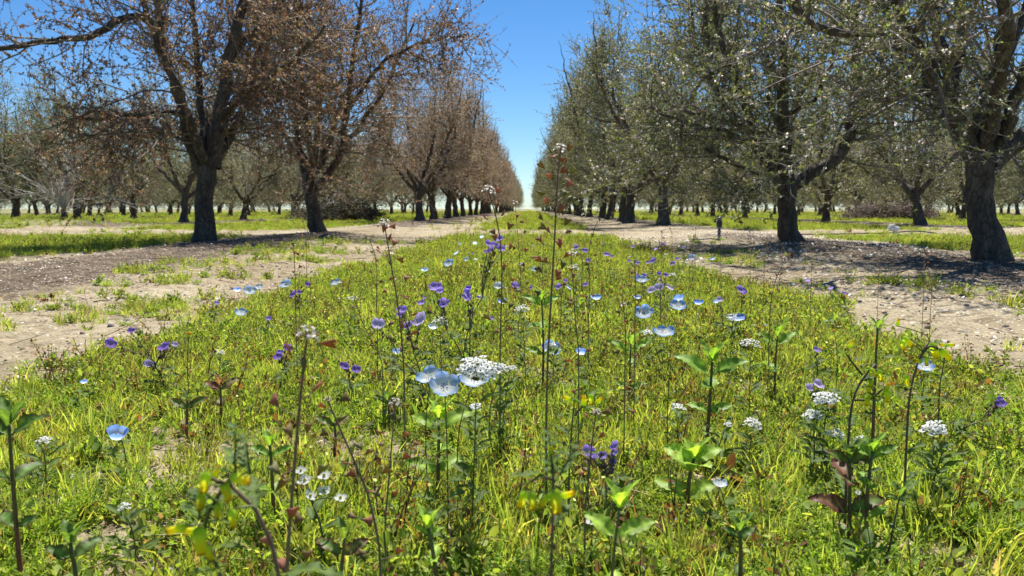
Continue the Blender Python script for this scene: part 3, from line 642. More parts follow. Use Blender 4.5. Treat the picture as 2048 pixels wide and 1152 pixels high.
seq = lambda a, b, st: list(np.arange(a, b, st))
tree_row(-3.05, [25.0, 28.6]+seq(32.8, 175, 4.6), 'pink', 'left', 'reddish row bordering the left of the grass strip', 'almond trees in the row left of the green strip', sc=.94)
tree_row(2.75, [18.6, 21.9, 25.2, 29.3]+seq(33.5, 175, 4.6), 'green', 'right', 'olive row bordering the right of the grass strip', 'almond trees in the row right of the green strip', sc=1.0)
RN = ['second', 'third', 'fourth', 'fifth', 'sixth', 'seventh', 'eighth']
for k in range(7):
    xl = -9.3-6.1*k; y0 = max(19.5, abs(xl)*1.5)
    tree_row(xl, seq(y0+(1.5 if k % 2 else 3.5), 80+4*k, 4.8), 'grey' if k % 3 != 1 else 'green', 'left', '%s row out on the left side' % RN[k], 'almond trees in the %s row on the left' % RN[k], .5, .90)
    xr = 8.9+6.1*k; y0 = max(19.5, abs(xr)*1.5)
    tree_row(xr, seq(y0+(2.5 if k % 2 else .5), 105+2*k, 4.9), 'grey' if k % 2 == 0 else 'green', 'right', '%s row out on the right side' % RN[k], 'almond trees in the %s row on the right' % RN[k], .5, .92)

# ------------------------------------------------------------------ flowers and herbs standing in the weeds
rp = np.random.default_rng(21)
UP = np.array([0, 0, 1.]); TOCAM = np.array([0, -1., 0])
def A(v): return np.array(v, float)
def basis(n):
    n = A(n)/np.linalg.norm(n); r = np.array([1., 0, 0]) if abs(n[0]) < .8 else np.array([0, 1., 0]); a = np.cross(n, r); a /= np.linalg.norm(a); return a, np.cross(n, a), n
def petals_(mb, c, n, R_, npet=5, cup=.5, wf=.55, colf=None, rot=0., notch=.05, K=6, J=5, wob=.06, rng=rp):
    e1, e2, nz = basis(n); u = np.linspace(0, 1, K)[:, None]; v = np.linspace(-1, 1, J)[None]
    for k in range(npet):
        a = rot+k*2*PI/npet; Rk = R_*(1+rng.normal(0, .04)); cp = max(.05, cup*(1+rng.normal(0, .12)))
        rad = e1*math.cos(a)+e2*math.sin(a); tan = -e1*math.sin(a)+e2*math.cos(a)
        wd = wf*Rk*(.16+.84*u**.8)*np.sqrt(np.maximum(1-u**5, .02)); uu = u-notch*(1-v**2)*(u > .85)-.10*v**2*u**2
        X_ = Rk*np.sin(cp*uu)/cp; Z_ = Rk*(1-np.cos(cp*uu))/cp+wob*Rk*(.8*v**2*u+.25*np.sin(3*v+k)*u)+.004*Rk*k
        V = c+X_[..., None]*rad+(wd*v)[..., None]*tan+Z_[..., None]*nz
        idx = np.arange(K*J).reshape(K, J)
        q = np.stack([idx[:-1, :-1], idx[:-1, 1:], idx[1:, 1:], idx[1:, :-1]], -1)
        col = colf(u+0*v, v+0*u).reshape(-1, 3)
        mb.add(V.reshape(-1, 3), q, col=col)
def ell(mb, c, rad, axis=(0, 0, 1), col=(.1, .1, .1), nu=6, nv=5, stretch=1.0, mat=0, tip=None):
    e1, e2, nz = basis(axis); th = np.linspace(0, 2*PI, nu, endpoint=False); ph = np.linspace(.12, PI-.12, nv)
    V = [c+rad*(math.sin(p)*(math.cos(t)*e1+math.sin(t)*e2)+stretch*math.cos(p)*nz) for p in ph for t in th]
    idx = np.arange(nu*nv).reshape(nv, nu); q = np.stack([idx[:-1], np.roll(idx[:-1], -1, 1), np.roll(idx[1:], -1, 1), idx[1:]], -1)
    cols = np.tile(A(col), (nu*nv, 1))
    if tip is not None: cols[:nu*2] = A(tip)
    mb.add(V, q, col=cols, mat=mat)
    mb.t.append(np.array([[idx[0, 0], idx[0, k], idx[0, k+1]] for k in range(1, nu-1)]+[[idx[-1, 0], idx[-1, k+1], idx[-1, k]] for k in range(1, nu-1)])+mb.n-nu*nv); mb.mt.append(np.full(2*(nu-2), mat))
def bez(b, t, K=12, side=None, up=.6):
    b = A(b); t = A(t); h = np.linalg.norm(t-b); m = b+UP*h*up+(A(side) if side is not None else rp.normal(0, .06, 3)*h)
    u = np.linspace(0, 1, K)[:, None]; return (1-u)**2*b+2*u*(1-u)*m+u**2*t
def tube1(mb, p, r0, r1, col, sides=6): tubes(mb, p, np.linspace(r0, r1, len(p)), sides, col)
def bleaf(mb, base, d, up, L, W, droop=.6, col=(.1, .17, .03), rib=(.16, .22, .06), K=10, serr=.10, fold=.35, twist=0., edge=None, lobes=0, belly=.42):
    base = A(base); d = A(d)/np.linalg.norm(d); s = np.cross(d, A(up)); s /= np.linalg.norm(s); n = np.cross(s, d)
    u = np.linspace(0, 1, K); ang = -droop*u; x = np.cumsum(np.cos(ang))/K*L; z = np.cumsum(np.sin(ang))/K*L
    wp = W*np.sin(PI*np.clip(u, 0, 1)**(math.log(.5)/math.log(belly)))**.8+.0006
    if lobes: wp = wp*(.55+.45*np.cos(u*lobes*2*PI))+.0006
    else: wp = wp*(1+serr*((np.arange(K) % 2)-.5))*(1-.3*(rp.random(K) < .08))
    v = np.array([-1, -.5, 0, .5, 1.])
    V = base+x[:, None, None]*d+z[:, None, None]*n+(wp[:, None]*v[None])[..., None]*(s+twist*n)+(np.abs(v)[None]*wp[:, None]*fold)[..., None]*n
    V = V+(.035*L*np.sin(u*9+rp.random()*6)[:, None]*v[None]*1.0+.02*L*rp.normal(0, 1, (K, 1))*np.abs(v)[None])[..., None]*n
    c = (np.zeros((K, 5, 3))+A(col))*(1+.13*rp.normal(0, 1, (K, 5, 1))); c[:, 2] = A(rib)
    c *= (1+.12*rp.normal(0, 1, (K, 1, 1)))
    if edge is not None: c[:, [0, 4]] = A(edge); c[-2:] = A(edge)
    idx = np.arange(K*5).reshape(K, 5); mb.add(V.reshape(-1, 3), np.stack([idx[:-1, :-1], idx[:-1, 1:], idx[1:, 1:], idx[1:, :-1]], -1), col=np.clip(c, .01, .9).reshape(-1, 3))
def gz(x, y): return float(zf(x, y))
def basal(mb, b, n, L, col=(.10, .16, .03), lobes=3, W=.18):
    for k in range(n):
        a = rp.random()*6.28; bleaf(mb, b+UP*.004, A((math.cos(a), math.sin(a), .5+.6*rp.random())), UP, L*(.7+.6*rp.random()), L*W, .9, A(col)*(.8+.5*rp.random()), lobes=lobes, K=14 if lobes else 8)

def farther(d, py, k=1.42, low=.085):
    """stand the plant a little farther off, as long as its bloom stays above the weeds"""
    return d if d < .55 else max(d, min(d*k, (CAMH-low)*F/max(1, py-418)))
# baby blue eyes ---------------------------------------------------------------
def nem_col(tone):
    edge = {'pale': (.36, .54, .95), 'mid': (.24, .43, .93), 'deep': (.11, .25, .82), 'white': (.62, .70, .86)}[tone]
    def f(u, v):
        w_ = sm(.28, .85, u)[..., None]; c = A((.90, .92, .94))*(1-w_)+A(edge)*w_
        vein = (np.abs(np.sin(v*7)) < .25)[..., None]*(u > .3)[..., None]; return c*(1-.08*vein)
    return f
STEMG = (.12, .15, .05); STEMR = (.17, .08, .05)
def nemophila(px, py, wpx, kind, tone, label, size=.034, tilt=None, d=None):
    d = farther(d or size*F/wpx, py); c = P(px, py, d); size = wpx*d/F; bx = c.x+rp.normal(0, .012); by = d+rp.normal(0, .012); b = A((bx, by, gz(bx, by)))
    root = thing('baby_blue_eyes', label, 'flower', Vector(b)); c = A(c)
    n = A(tilt) if tilt is not None else A((rp.normal(0, .25), -.62+rp.normal(0, .1), .85))
    if kind in ('cup', 'side'): n = A((rp.normal(0, .25), -.15, 1.))
    if kind == 'closed': n = A((rp.normal(0, .15), -.1, 1.))
    if tilt is not None: n = n*A((1, .62, 1))+A((0, 0, .36))
    nn = n/np.linalg.norm(n); R_ = size*.56
    s = MB(); tube1(s, bez(b, c-nn*.003, side=A((rp.normal(0, .012), .004, 0)), up=.62), .0009, .0006, STEMG if rp.random() < .6 else (.16, .11, .06)); part('stem', s, M['stem'], root)
    f = MB(); cup = {'open': .72, 'cup': 1.35, 'side': 1.0, 'closed': 1.9}[kind]
    off = 0 if kind == 'open' else -R_*.45
    if kind == 'closed': R_ = size*.95; off = -R_*.55
    cc = c+nn*off
    petals_(f, cc, nn, R_*1.04, 5, cup, .545 if kind != 'closed' else .5, nem_col(tone), rp.random()*6, wob=.13, notch=.08, K=8, J=7)
    fo = part('flower', f, M['petal'], root)
    if kind in ('open', 'side'):
        st = MB(); e1, e2, _ = basis(nn)
        for k in range(5):
            a = k*1.2566+.4; p = cc+(e1*math.cos(a)+e2*math.sin(a))*R_*.19; q = p+nn*R_*.10; tube1(st, np.linspace(cc, q, 3), .00018, .00012, (.8, .82, .85), 4); ell(st, q, R_*.032, e1*math.cos(a+1)+e2*math.sin(a+1), (.02, .02, .05), 5, 4, 1.6)
        so_ = obj('stamens', st.mesh('stamens', M['stem'], off=root.location), fo)
    sp = MB()
    for k in range(5):
        a = k*1.2566+.2; e1, e2, _ = basis(nn); dd = e1*math.cos(a)+e2*math.sin(a); bleaf(sp, cc-nn*.0012, dd+nn*(.3 if kind == 'open' else .9), nn, R_*.2, R_*.07, 0, (.10, .14, .04), K=5, serr=0)
    part('sepals', sp, M['leaf'], root)
    if d < 2.2:
        l = MB(); basal(l, b, 5, .035); 
        for k in range(7):
            pz = b+(c-b)*(.12+.1*k); a = rp.random()*6.28; bleaf(l, pz, (math.cos(a), math.sin(a), .6), A((0, -.4, 1)), .034-.002*k, .008, .6, (.12, .18, .035), lobes=3, K=13)
        part('leaves', l, M['leaf'], root)
    return root
NEM = [
 (860, 757, 56, 'open', 'pale', 'pale blue flower, rear one of the large overlapping pair beside the white cluster', (-.35, -.8, .7), .66),
 (889, 774, 63, 'open', 'pale', 'pale blue flower, front one of the large overlapping pair, lowest of the big blooms', (.12, -1, .38), .62),
 (950, 762, 66, 'open', 'pale', 'pale blue bloom half hidden behind the largest white flower cluster', (0, -.8, .7), .72),
 (1101, 699, 40, 'open', 'mid', 'blue flower crossed by the tall seed-pod stalk near the centre', (.1, -1, .35), None),
 (1163, 701, 17, 'closed', 'mid', 'half-closed blue bud just right of the stalk-crossed blue flower', None, 1.2),
 (1328, 667, 44, 'open', 'mid', 'cupped blue-white flower, lowest of the group of three right of centre', (0, -.7, .75), None),
 (1288, 627, 38, 'open', 'mid', 'blue-white open flower, leftmost of the group of three right of centre', (-.1, -1, .35), None),
 (1355, 614, 36, 'open', 'mid', 'blue-white flower, uppermost of the group of three right of centre', (.05, -.9, .55), None),
 (1357, 593, 18, 'closed', 'mid', 'pale blue half-open flower right behind the uppermost of the three', None, 1.75),
 (1476, 632, 36, 'side', 'deep', 'twisted deep blue flower standing apart left of the bare soil', (-.5, -.4, .8), None),
 (1397, 603, 24, 'cup', 'deep', 'small crumpled violet-blue flower right of the group of three', None, 1.7),
 (1275, 593, 18, 'cup', 'pale', 'small cupped pale flower above the leftmost of the group of three', None, 1.9),
 (1283, 562, 26, 'open', 'mid', 'blue flower with white eye under the lilac cluster right of centre', (0, -.8, .7), 2.3),
 (1192, 592, 28, 'cup', 'mid', 'shallow blue bowl flower seen side-on just right of the tall stalk', None, 1.75),
 (1005, 601, 24, 'cup', 'mid', 'blue bowl flower seen side-on just left of the tall stalk', None, 1.8),
 (997, 573, 20, 'open', 'white', 'whitish blue flower directly beneath the raised purple cluster', None, 2.0),
 (672, 566, 20, 'open', 'mid', 'single round blue flower at the soil edge left of the short podded stalk', None, 2.6),
 (572, 570, 24, 'open', 'mid', 'blue flower with white eye beside small purple blooms, on the left', None, 2.3),
 (500, 583, 26, 'open', 'pale', 'pale blue flower, largest of the small cluster at the left soil edge', None, 2.15),
 (518, 575, 18, 'open', 'pale', 'pale blue flower, right-hand one of the small cluster at the left soil edge', None, 2.3),
 (475, 577, 12, 'closed', 'mid', 'little blue bud, outermost of the small cluster at the left soil edge', None, 2.3),
 (482, 627, 26, 'open', 'mid', 'star-like blue flower low below the cluster at the left soil edge', (.2, -.8, .6), 1.75),
 (235, 862, 36, 'closed', 'mid', 'closed sky-blue bloom alone low on the left side', None, .98),
 (1848, 735, 40, 'open', 'mid', 'pale blue bloom behind the drooping yellow-tipped stem by the right soil edge', (0, -.8, .6), 1.12),
 (1384, 516, 17, 'open', 'pale', 'far blue flower at the right soil edge, left one of two', None, 3.0),
 (1425, 517, 11, 'cup', 'mid', 'far blue flower at the right soil edge, right one of two', None, 3.0),
 (898, 528, 22, 'open', 'mid', 'far pale blue flower pair on the left side of the grass strip', None, 2.7),
 (849, 538, 18, 'cup', 'pale', 'far lilac-blue flower left of the pale blue pair', None, 2.8),
 (793, 701, 14, 'closed', 'mid', 'tiny light blue bud on a bent stalk below the lilac flower', None, 1.3),
 (866, 652, 24, 'cup', 'white', 'blue-white bloom leaning under the small white cluster left of centre', None, 1.4),
 (1440, 970, 30, 'open', 'white', 'small whitish flower beside the lower broad-leaved plant on the right', (0, -.6, 1), .9),
 (168, 761, 12, 'closed', 'mid', 'tiny blue bud at the left near the closed sky-blue bloom', None, 1.2),
 (1432, 601, 10, 'closed', 'mid', 'tiny blue bud right of the crumpled violet-blue flower', None, 1.9),
]
for r_ in NEM: nemophila(r_[0], r_[1], r_[2], r_[3], r_[4], r_[5], tilt=r_[6], d=r_[7])

# phacelia ---------------------------------------------------------------------
def pha_col(tone):
    edge = {'deep': (.26, .14, .66), 'mid': (.36, .24, .78), 'light': (.54, .44, .82)}[tone]; ce = {'deep': (.35, .25, .65), 'mid': (.5, .42, .78), 'light': (.74, .68, .86)}[tone]
    return lambda u, v: (A(ce)*(1-sm(.1, .8, u))[..., None]+A(edge)*sm(.1, .8, u)[..., None])*(1-.15*(np.abs(v) < .12)[..., None])
def phacelia(d, fl, base, label, stemcol=(.24, .20, .11), buds=True, leafn=4, tone='mid'):
    """fl: list of (px, py, width_px[, tone]) flowers; base: px of the foot, None = below"""
    d = farther(d, max(f[1] for f in fl)); bx = P(base, 900, d).x; b = A((bx, d, gz(bx, d))); root = thing('purple_phacelia', label, 'flower', Vector(b))
    cs = [A(P(f[0], f[1], d+rp.normal(0, .008))) for f in fl]; top = max(c[2] for c in cs); cen = sum(cs)/len(cs)
    fork = b+(cen-b)*.62; s = MB(); tube1(s, bez(b, fork, side=A((0, 0, 0))), .0015, .0012, stemcol)
    bd = MB(); sizes = [f[2]*d/F for f in fl]
    for c, f, sz in zip(cs, fl, sizes):
        cc = c-UP*sz*.35; p = bez(fork, cc, 10, up=.35); tube1(s, p, .0011, .0008, stemcol, 5)
        n = A((rp.normal(0, .4), -.5, .8+rp.normal(0, .15))); n /= np.linalg.norm(n)
        m = MB(); t_ = f[3] if len(f) > 3 else tone
        petals_(m, c-n*sz*.25, n, sz*.66, 5, 1.0, .56, pha_col(t_), rp.random()*6, wob=.12, K=6, J=5); fo = part('flower', m, M['petal'], root)
        if d < 1.8:
            st = MB(); e1, e2, _ = basis(n)
            for k in range(5):
                a = k*1.26; q = c+n*sz*.32+(e1*math.cos(a)+e2*math.sin(a))*sz*.16; tube1(st, np.linspace(c-n*sz*.2, q, 3), .00022, .0002, (.45, .35, .6), 4); ell(st, q, .0006, n, (.12, .08, .2), 5, 4)
            obj('stamens', st.mesh('stamens', M['stem'], off=root.location), fo)
        if buds:
            for k in range(3 if d > 1.8 else 4):
                t = .62+.11*k; i = min(9, int(t*9)); sd_ = rp.normal(0, 1, 3)*.0035; ell(bd, p[i]+sd_, .0021+.0007*rp.random(), A((rp.normal(0, .5), 0, 1)), [(.20, .17, .10), (.22, .14, .13), (.20, .24, .09)][k % 3], 6, 5, 1.5)
                # bristles
                if d < 1.7:
                    hh = curves(rp, np.tile(p[i]+sd_, (5, 1)), rp.normal(0, 1, (5, 3)), np.full(5, .005), 2, 0); tubes(bd, hh, np.full((5, 2), .00013), 3, (.5, .5, .45))
    part('stem', s, M['stem'], root)
    if buds: part('buds', bd, M['leaf'], root)
    if leafn:
        l = MB(); basal(l, b, leafn, .05, (.08, .13, .035), 4, .22)
        for k in range(9):
            a = rp.random()*6.28; bleaf(l, b+(fork-b)*(.15+.1*k), (math.cos(a), math.sin(a), .5), A((0, -.4, 1)), .042, .011, .7, (.09, .14, .04), lobes=4, K=15)
        part('leaves', l, M['leaf'], root)
phacelia(1.35, [(978, 486, 17), (998, 476, 18), (1002, 495, 20), (980, 499, 17), (990, 488, 15)], 925, 'purple flower cluster raised highest, beside the middle of three podded stalks', leafn=5)
phacelia(1.3, [(870, 572, 27), (880, 580, 18), (886, 605, 24), (842, 604, 16)], 935, 'two-headed deep purple blooms on a dark branching stem left of centre')
phacelia(1.32, [(936, 586, 24), (934, 594, 20), (957, 594, 9, 'deep'), (936, 575, 14, 'deep')], 940, 'round dark purple head between the raised cluster and the two-headed blooms')
phacelia(1.15, [(838, 637, 34, 'light'), (815, 650, 18), (803, 618, 22), (800, 628, 16)], 850, 'lilac bloom with small purple neighbours, under the short podded stalk', tone='mid')
phacelia(1.15, [(756, 647, 28, 'light')], 855, 'single pale lilac bloom at the left of the lilac group', tone='light')
phacelia(1.5, [(222, 686, 24, 'deep'), (262, 660, 16, 'deep'), (327, 692, 24, 'deep'), (331, 700, 14), (350, 688, 14, 'light'), (296, 727, 20, 'light')], 336, 'widely branched dark-stemmed plant with deep purple blooms, far left of the flowers', (.13, .075, .06), tone='deep')
phacelia(1.45, [(556, 711, 22, 'deep'), (576, 695, 18, 'deep'), (560, 703, 12)], 580, 'dark purple pair low on the left, above the small leafy weeds', tone='deep')
phacelia(1.3, [(689, 731, 20, 'deep'), (712, 738, 20, 'deep')], 700, 'purple pair on a short stem, between the dark pair and the pale blue pair', tone='deep')
phacelia(2.2, [(585, 588, 15, 'deep'), (616, 568, 13, 'deep'), (598, 584, 12)], 600, 'small purple blooms just right of the blue flower at the left edge', tone='deep')
phacelia(2.1, [(434, 605, 11)], 436, 'tiny purple bloom outermost on the left at the soil edge')
phacelia(1.8, [(537, 636, 12)], 540, 'tiny purple bloom right of the star-like blue flower')
phacelia(1.8, [(1031, 570, 18), (1062, 574, 9, 'deep')], 1036, 'purple bloom between the raised cluster and the tall podded stalk')
phacelia(1.9, [(1117, 572, 15), (1130, 560, 9)], 1120, 'small purple bloom just right of the tall podded stalk')
phacelia(2.0, [(1171, 568, 12)], 1173, 'tiny round violet bloom above the side-on blue bowl flower')
phacelia(2.0, [(1302, 579, 17, 'light'), (1318, 573, 18, 'light'), (1340, 573, 18, 'light')], 1318, 'lilac cluster of three above the group of three blue flowers', tone='light')
phacelia(2.3, [(1318, 547, 11, 'deep'), (1332, 549, 12, 'deep'), (1321, 560, 10, 'light')], 1326, 'dark purple buds behind the lilac cluster of three', tone='deep')
phacelia(2.4, [(1275, 552, 10), (1289, 550, 11)], 1284, 'small purple pair above the blue flower with white eye, right of centre')
phacelia(1.75, [(1483, 578, 20), (1488, 584, 14, 'deep')], 1474, 'bright violet bloom above the twisted deep blue flower')
phacelia(1.7, [(1440, 598, 15, 'light')], 1443, 'small lilac bell left of the twisted deep blue flower')
phacelia(.95, [(1178, 902, 30), (1186, 908, 22), (1205, 910, 20), (1228, 890, 20), (1228, 905, 18), (1226, 922, 14, 'deep'), (1224, 937, 11)], 1215, 'violet cluster lowest of all, at the bottom right of centre')
phacelia(1.1, [(1638, 767, 26, 'light'), (1620, 774, 18)], 1632, 'pale violet pair directly above the double white clusters', tone='light')
phacelia(1.4, [(1634, 698, 16)], 1630, 'small violet bloom on a dark bristly stem near the right soil edge')
phacelia(1.15, [(2003, 806, 20, 'deep'), (2000, 797, 12)], 1900, 'purple bloom on a sprawling stem at the extreme right', tone='deep')
phacelia(2.8, [(1213, 508, 13), (1224, 512, 8)], 1218, 'far purple bloom, on the right half, nearest the tall podded stalk')
phacelia(2.7, [(1152, 494, 12), (1170, 500, 13), (1176, 520, 11)], 1160, 'far group of purple specks immediately right of the tall podded stalk')
phacelia(2.9, [(1306, 520, 14), (1296, 524, 9)], 1306, 'far purple bloom in the middle of the right group')
phacelia(3.0, [(1275, 525, 10), (1258, 521, 8)], 1270, 'far lilac bloom left of the middle of the right group')
phacelia(3.0, [(1345, 526, 12)], 1345, 'far purple bloom at the right end of the right group')
phacelia(4.0, [(1265, 492, 9)], 1265, 'farthest tiny violet bloom toward the cross track')

# small white crucifers --------------------------------------------------------------
def white_cluster(px, py, wpx, d, label, n=24, fs=.0055, base=None, eye=(.06, .08, .03), hemi=.6, pink=0.):
    d1 = d; d = farther(d, py); fs = fs*d/d1; c = A(P(px, py, d)); R_ = wpx*d/F*.5; bx = P(base if base else px+rp.normal(0, 12), 900, d).x; b = A((bx, d+.01, gz(bx, d)))
    root = thing('white_alyssum', label, 'flower', Vector(b)); fork = c-UP*R_*1.5; fork[0] = c[0]*.8+b[0]*.2
    s = MB(); tube1(s, bez(b, fork), .0010, .0008, (.15, .18, .06)); f = MB(); ce = MB()
    g = 2.39996
    for k in range(n):
        t = (k+.5)/n; ph = math.acos(1-t*(1+hemi*.6)) if 1-t*(1+hemi*.6) > -1 else PI
        nn = A((math.sin(ph)*math.cos(k*g), math.sin(ph)*math.sin(k*g), math.cos(ph)*.9)); q = c+nn*A((R_, R_, R_*.85))*(.72+.34*rp.random())
        nf = nn*.35+A((0, -.15, .85))+rp.normal(0, .12, 3); sz = fs*(.8+.35*rp.random())
        base_c = (.90, .90, .90) if rp.random() > pink else (.55, .38, .36)
        petals_(f, q, nf, sz*.66, 4, .35, .66, lambda u, v: np.zeros(u.shape+(3,))+A(base_c), rp.random()*6, K=4, J=3, notch=0)
        ell(ce, q+nf/np.linalg.norm(nf)*sz*.07, sz*.13, nf, eye, 5, 4, .8)
        tube1(s, np.linspace(fork+UP*R_*1.0, q, 3), .0004, .0003, (.2, .24, .08), 3)
    part('stem', s, M['stem'], root); fo = part('florets', f, M['petal'], root); obj('floret_centres', ce.mesh('floret_centres', M['stem'], off=root.location), fo)
    l = MB()
    for k in range(16):
        a = rp.random()*6.28; p = b+(fork-b)*(k+.5)/16; bleaf(l, p, (math.cos(a), math.sin(a), .7), A((0, -.5, 1)), .022+.016*rp.random(), .0034, .4, (.10, .15, .035), K=6, serr=0)
    part('leaves', l, M['leaf'], root); return root
WH = [
 (955, 743, 76, .68, 'largest white flower cluster, in front of the half-hidden blue bloom', 46, .0062),
 (1000, 737, 28, .9, 'small white cluster directly right of the largest white one', 14, .0055), (1024, 738, 16, .92, 'tiny white cluster second to the right of the largest white one', 7, .005),
 (951, 817, 24, .85, 'little white cluster below the largest white one', 8, .006), (1044, 620, 26, 1.25, 'white cluster just left of the tall podded stalk, under the blue bowl', 13, .006),
 (880, 645, 28, 1.3, 'small white cluster right of the lilac bloom', 14, .006), (1500, 689, 34, 1.05, 'round white cluster above the tall broad-leaved plant on the right', 15, .006),
 (1652, 799, 44, .85, 'upper of the double white clusters on the right', 26, .006), (1627, 832, 34, .85, 'lower of the double white clusters on the right', 13, .006),
 (1669, 870, 32, .9, 'white cluster below the double ones, beside the dark arching stem', 12, .006), (1724, 880, 20, .95, 'small white cluster just right of the dark arching stem', 7, .006),
 (1506, 848, 32, .95, 'white cluster right of the red stem of the tall broad-leaved plant', 11, .0065), (1870, 860, 44, .8, 'oval white cluster alone low on the right', 22, .0062),
 (88, 883, 24, .95, 'white cluster at the far left edge of the weeds', 8, .006), (249, 1015, 24, .9, 'small flat white cluster low left under the closed blue bloom', 9, .0045),
 (442, 706, 14, 1.5, 'tiny white cluster on the left between the purple plants', 7, .005), (1293, 665, 18, 1.3, 'white cluster at the left edge of the lowest cupped blue flower', 8, .006),
 (1148, 537, 22, 1.9, 'whitish cluster right behind the tall podded stalk', 9, .007), (1345, 550, 12, 2.2, 'far white cluster above the lilac cluster of three', 6, .007),
 (1357, 816, 24, 1.1, 'white cluster left of the red stem of the tall broad-leaved plant', 7, .007), (1466, 636, 20, 1.4, 'small white cluster beneath the twisted deep blue flower', 8, .006),
 (1455, 850, 12, .95, 'very small white cluster touching the red stem on the right', 4, .006), (1890, 897, 8, .85, 'single white floret under the oval white cluster', 1, .007),
 (1105, 690, 12, 1.25, 'tiny white florets behind the stalk-crossed blue flower', 5, .005), (700, 598, 14, 1.8, 'tiny cream floret cluster left of the lilac group', 6, .005)]
for r_ in WH: white_cluster(r_[0], r_[1], r_[2], r_[3], r_[4], r_[5], r_[6])
def big_white(px, py, d, label, fls, base):
    d = farther(d, py); bx = P(base, 900, d).x; b = A((bx, d, gz(bx, d))); root = thing('white_cress', label, 'flower', Vector(b)); s = MB(); fork = A(P(px, py+45, d)); tube1(s, bez(b, fork), .0012, .001, (.12, .13, .06))
    for x, y, w_ in fls:
        q = A(P(x, y, d+rp.normal(0, .006))); n = A((rp.normal(0, .25), -.42, .95)); sz = w_*d/F*1.1; tube1(s, bez(fork, q, 6, up=.3), .0006, .0005, (.13, .15, .06), 4); f = MB(); petals_(f, q, n, sz*.55, 4, .5, .6, lambda u, v: np.zeros(u.shape+(3,))+A((.90, .90, .90)), rp.random()*6, K=6, J=5, notch=0)
        fo = part('flower', f, M['petal'], root); ce = MB(); ell(ce, q+n/np.linalg.norm(n)*sz*.08, sz*.12, n, (.45, .42, .06), 6, 5); obj('flower_eye', ce.mesh('flower_eye', M['stem'], off=root.location), fo)
    l = MB(); basal(l, b, 5, .05, (.12, .18, .04), 3); 
    for k in range(5): a = rp.random()*6.28; bleaf(l, b+(fork-b)*(.4+.12*k), (math.cos(a), math.sin(a), .7), UP, .03, .005, .4, (.10, .16, .035), K=7)
    part('leaves', l, M['leaf'], root); part('stem', s, M['stem'], root)
big_white(625, 965, .62, 'group of six separate white four-petalled flowers low left of centre', [(602, 942, 22), (610, 962, 28), (648, 952, 28), (620, 992, 24), (648, 983, 26), (681, 996, 25)], 640)
big_white(1183, 1042, .8, 'single white star flower low right of centre near the bottom', [(1183, 1042, 26)], 1190)
big_white(1740, 1040, .85, 'tiny white flower low on the right under the red-leaved weed', [(1716, 985, 12)], 1718)

# shepherd's purse ---------------------------------------------------------------
def pod(mb, q, dr, L, col):
    """flat heart-shaped pod with a real thickness, point at the stalk"""
    dr = dr/np.linalg.norm(dr); s = np.cross(dr, rp.normal(0, 1, 3)); s /= np.linalg.norm(s); n = np.cross(s, dr)
    o = [(0, 0), (.55, .28), (.95, .50), (1.05, .34), (.88, 0), (1.05, -.34), (.95, -.50), (.55, -.28)]
    top = [q+dr*a*L+s*b*L+n*.08*L*(1 if 0 < a < .9 else .3) for a, b in o]; bot = [q+dr*a*L+s*b*L-n*.08*L*(1 if 0 < a < .9 else .3) for a, b in o]
    quads = [(0, 1, 4, 7), (1, 2, 3, 4), (7, 4, 5, 6), (8, 15, 12, 9), (9, 12, 11, 10), (15, 14, 13, 12)]+[(k, 8+k, 8+(k+1) % 8, (k+1) % 8) for k in range(8)]
    mb.add(top+bot, quads, col=col)
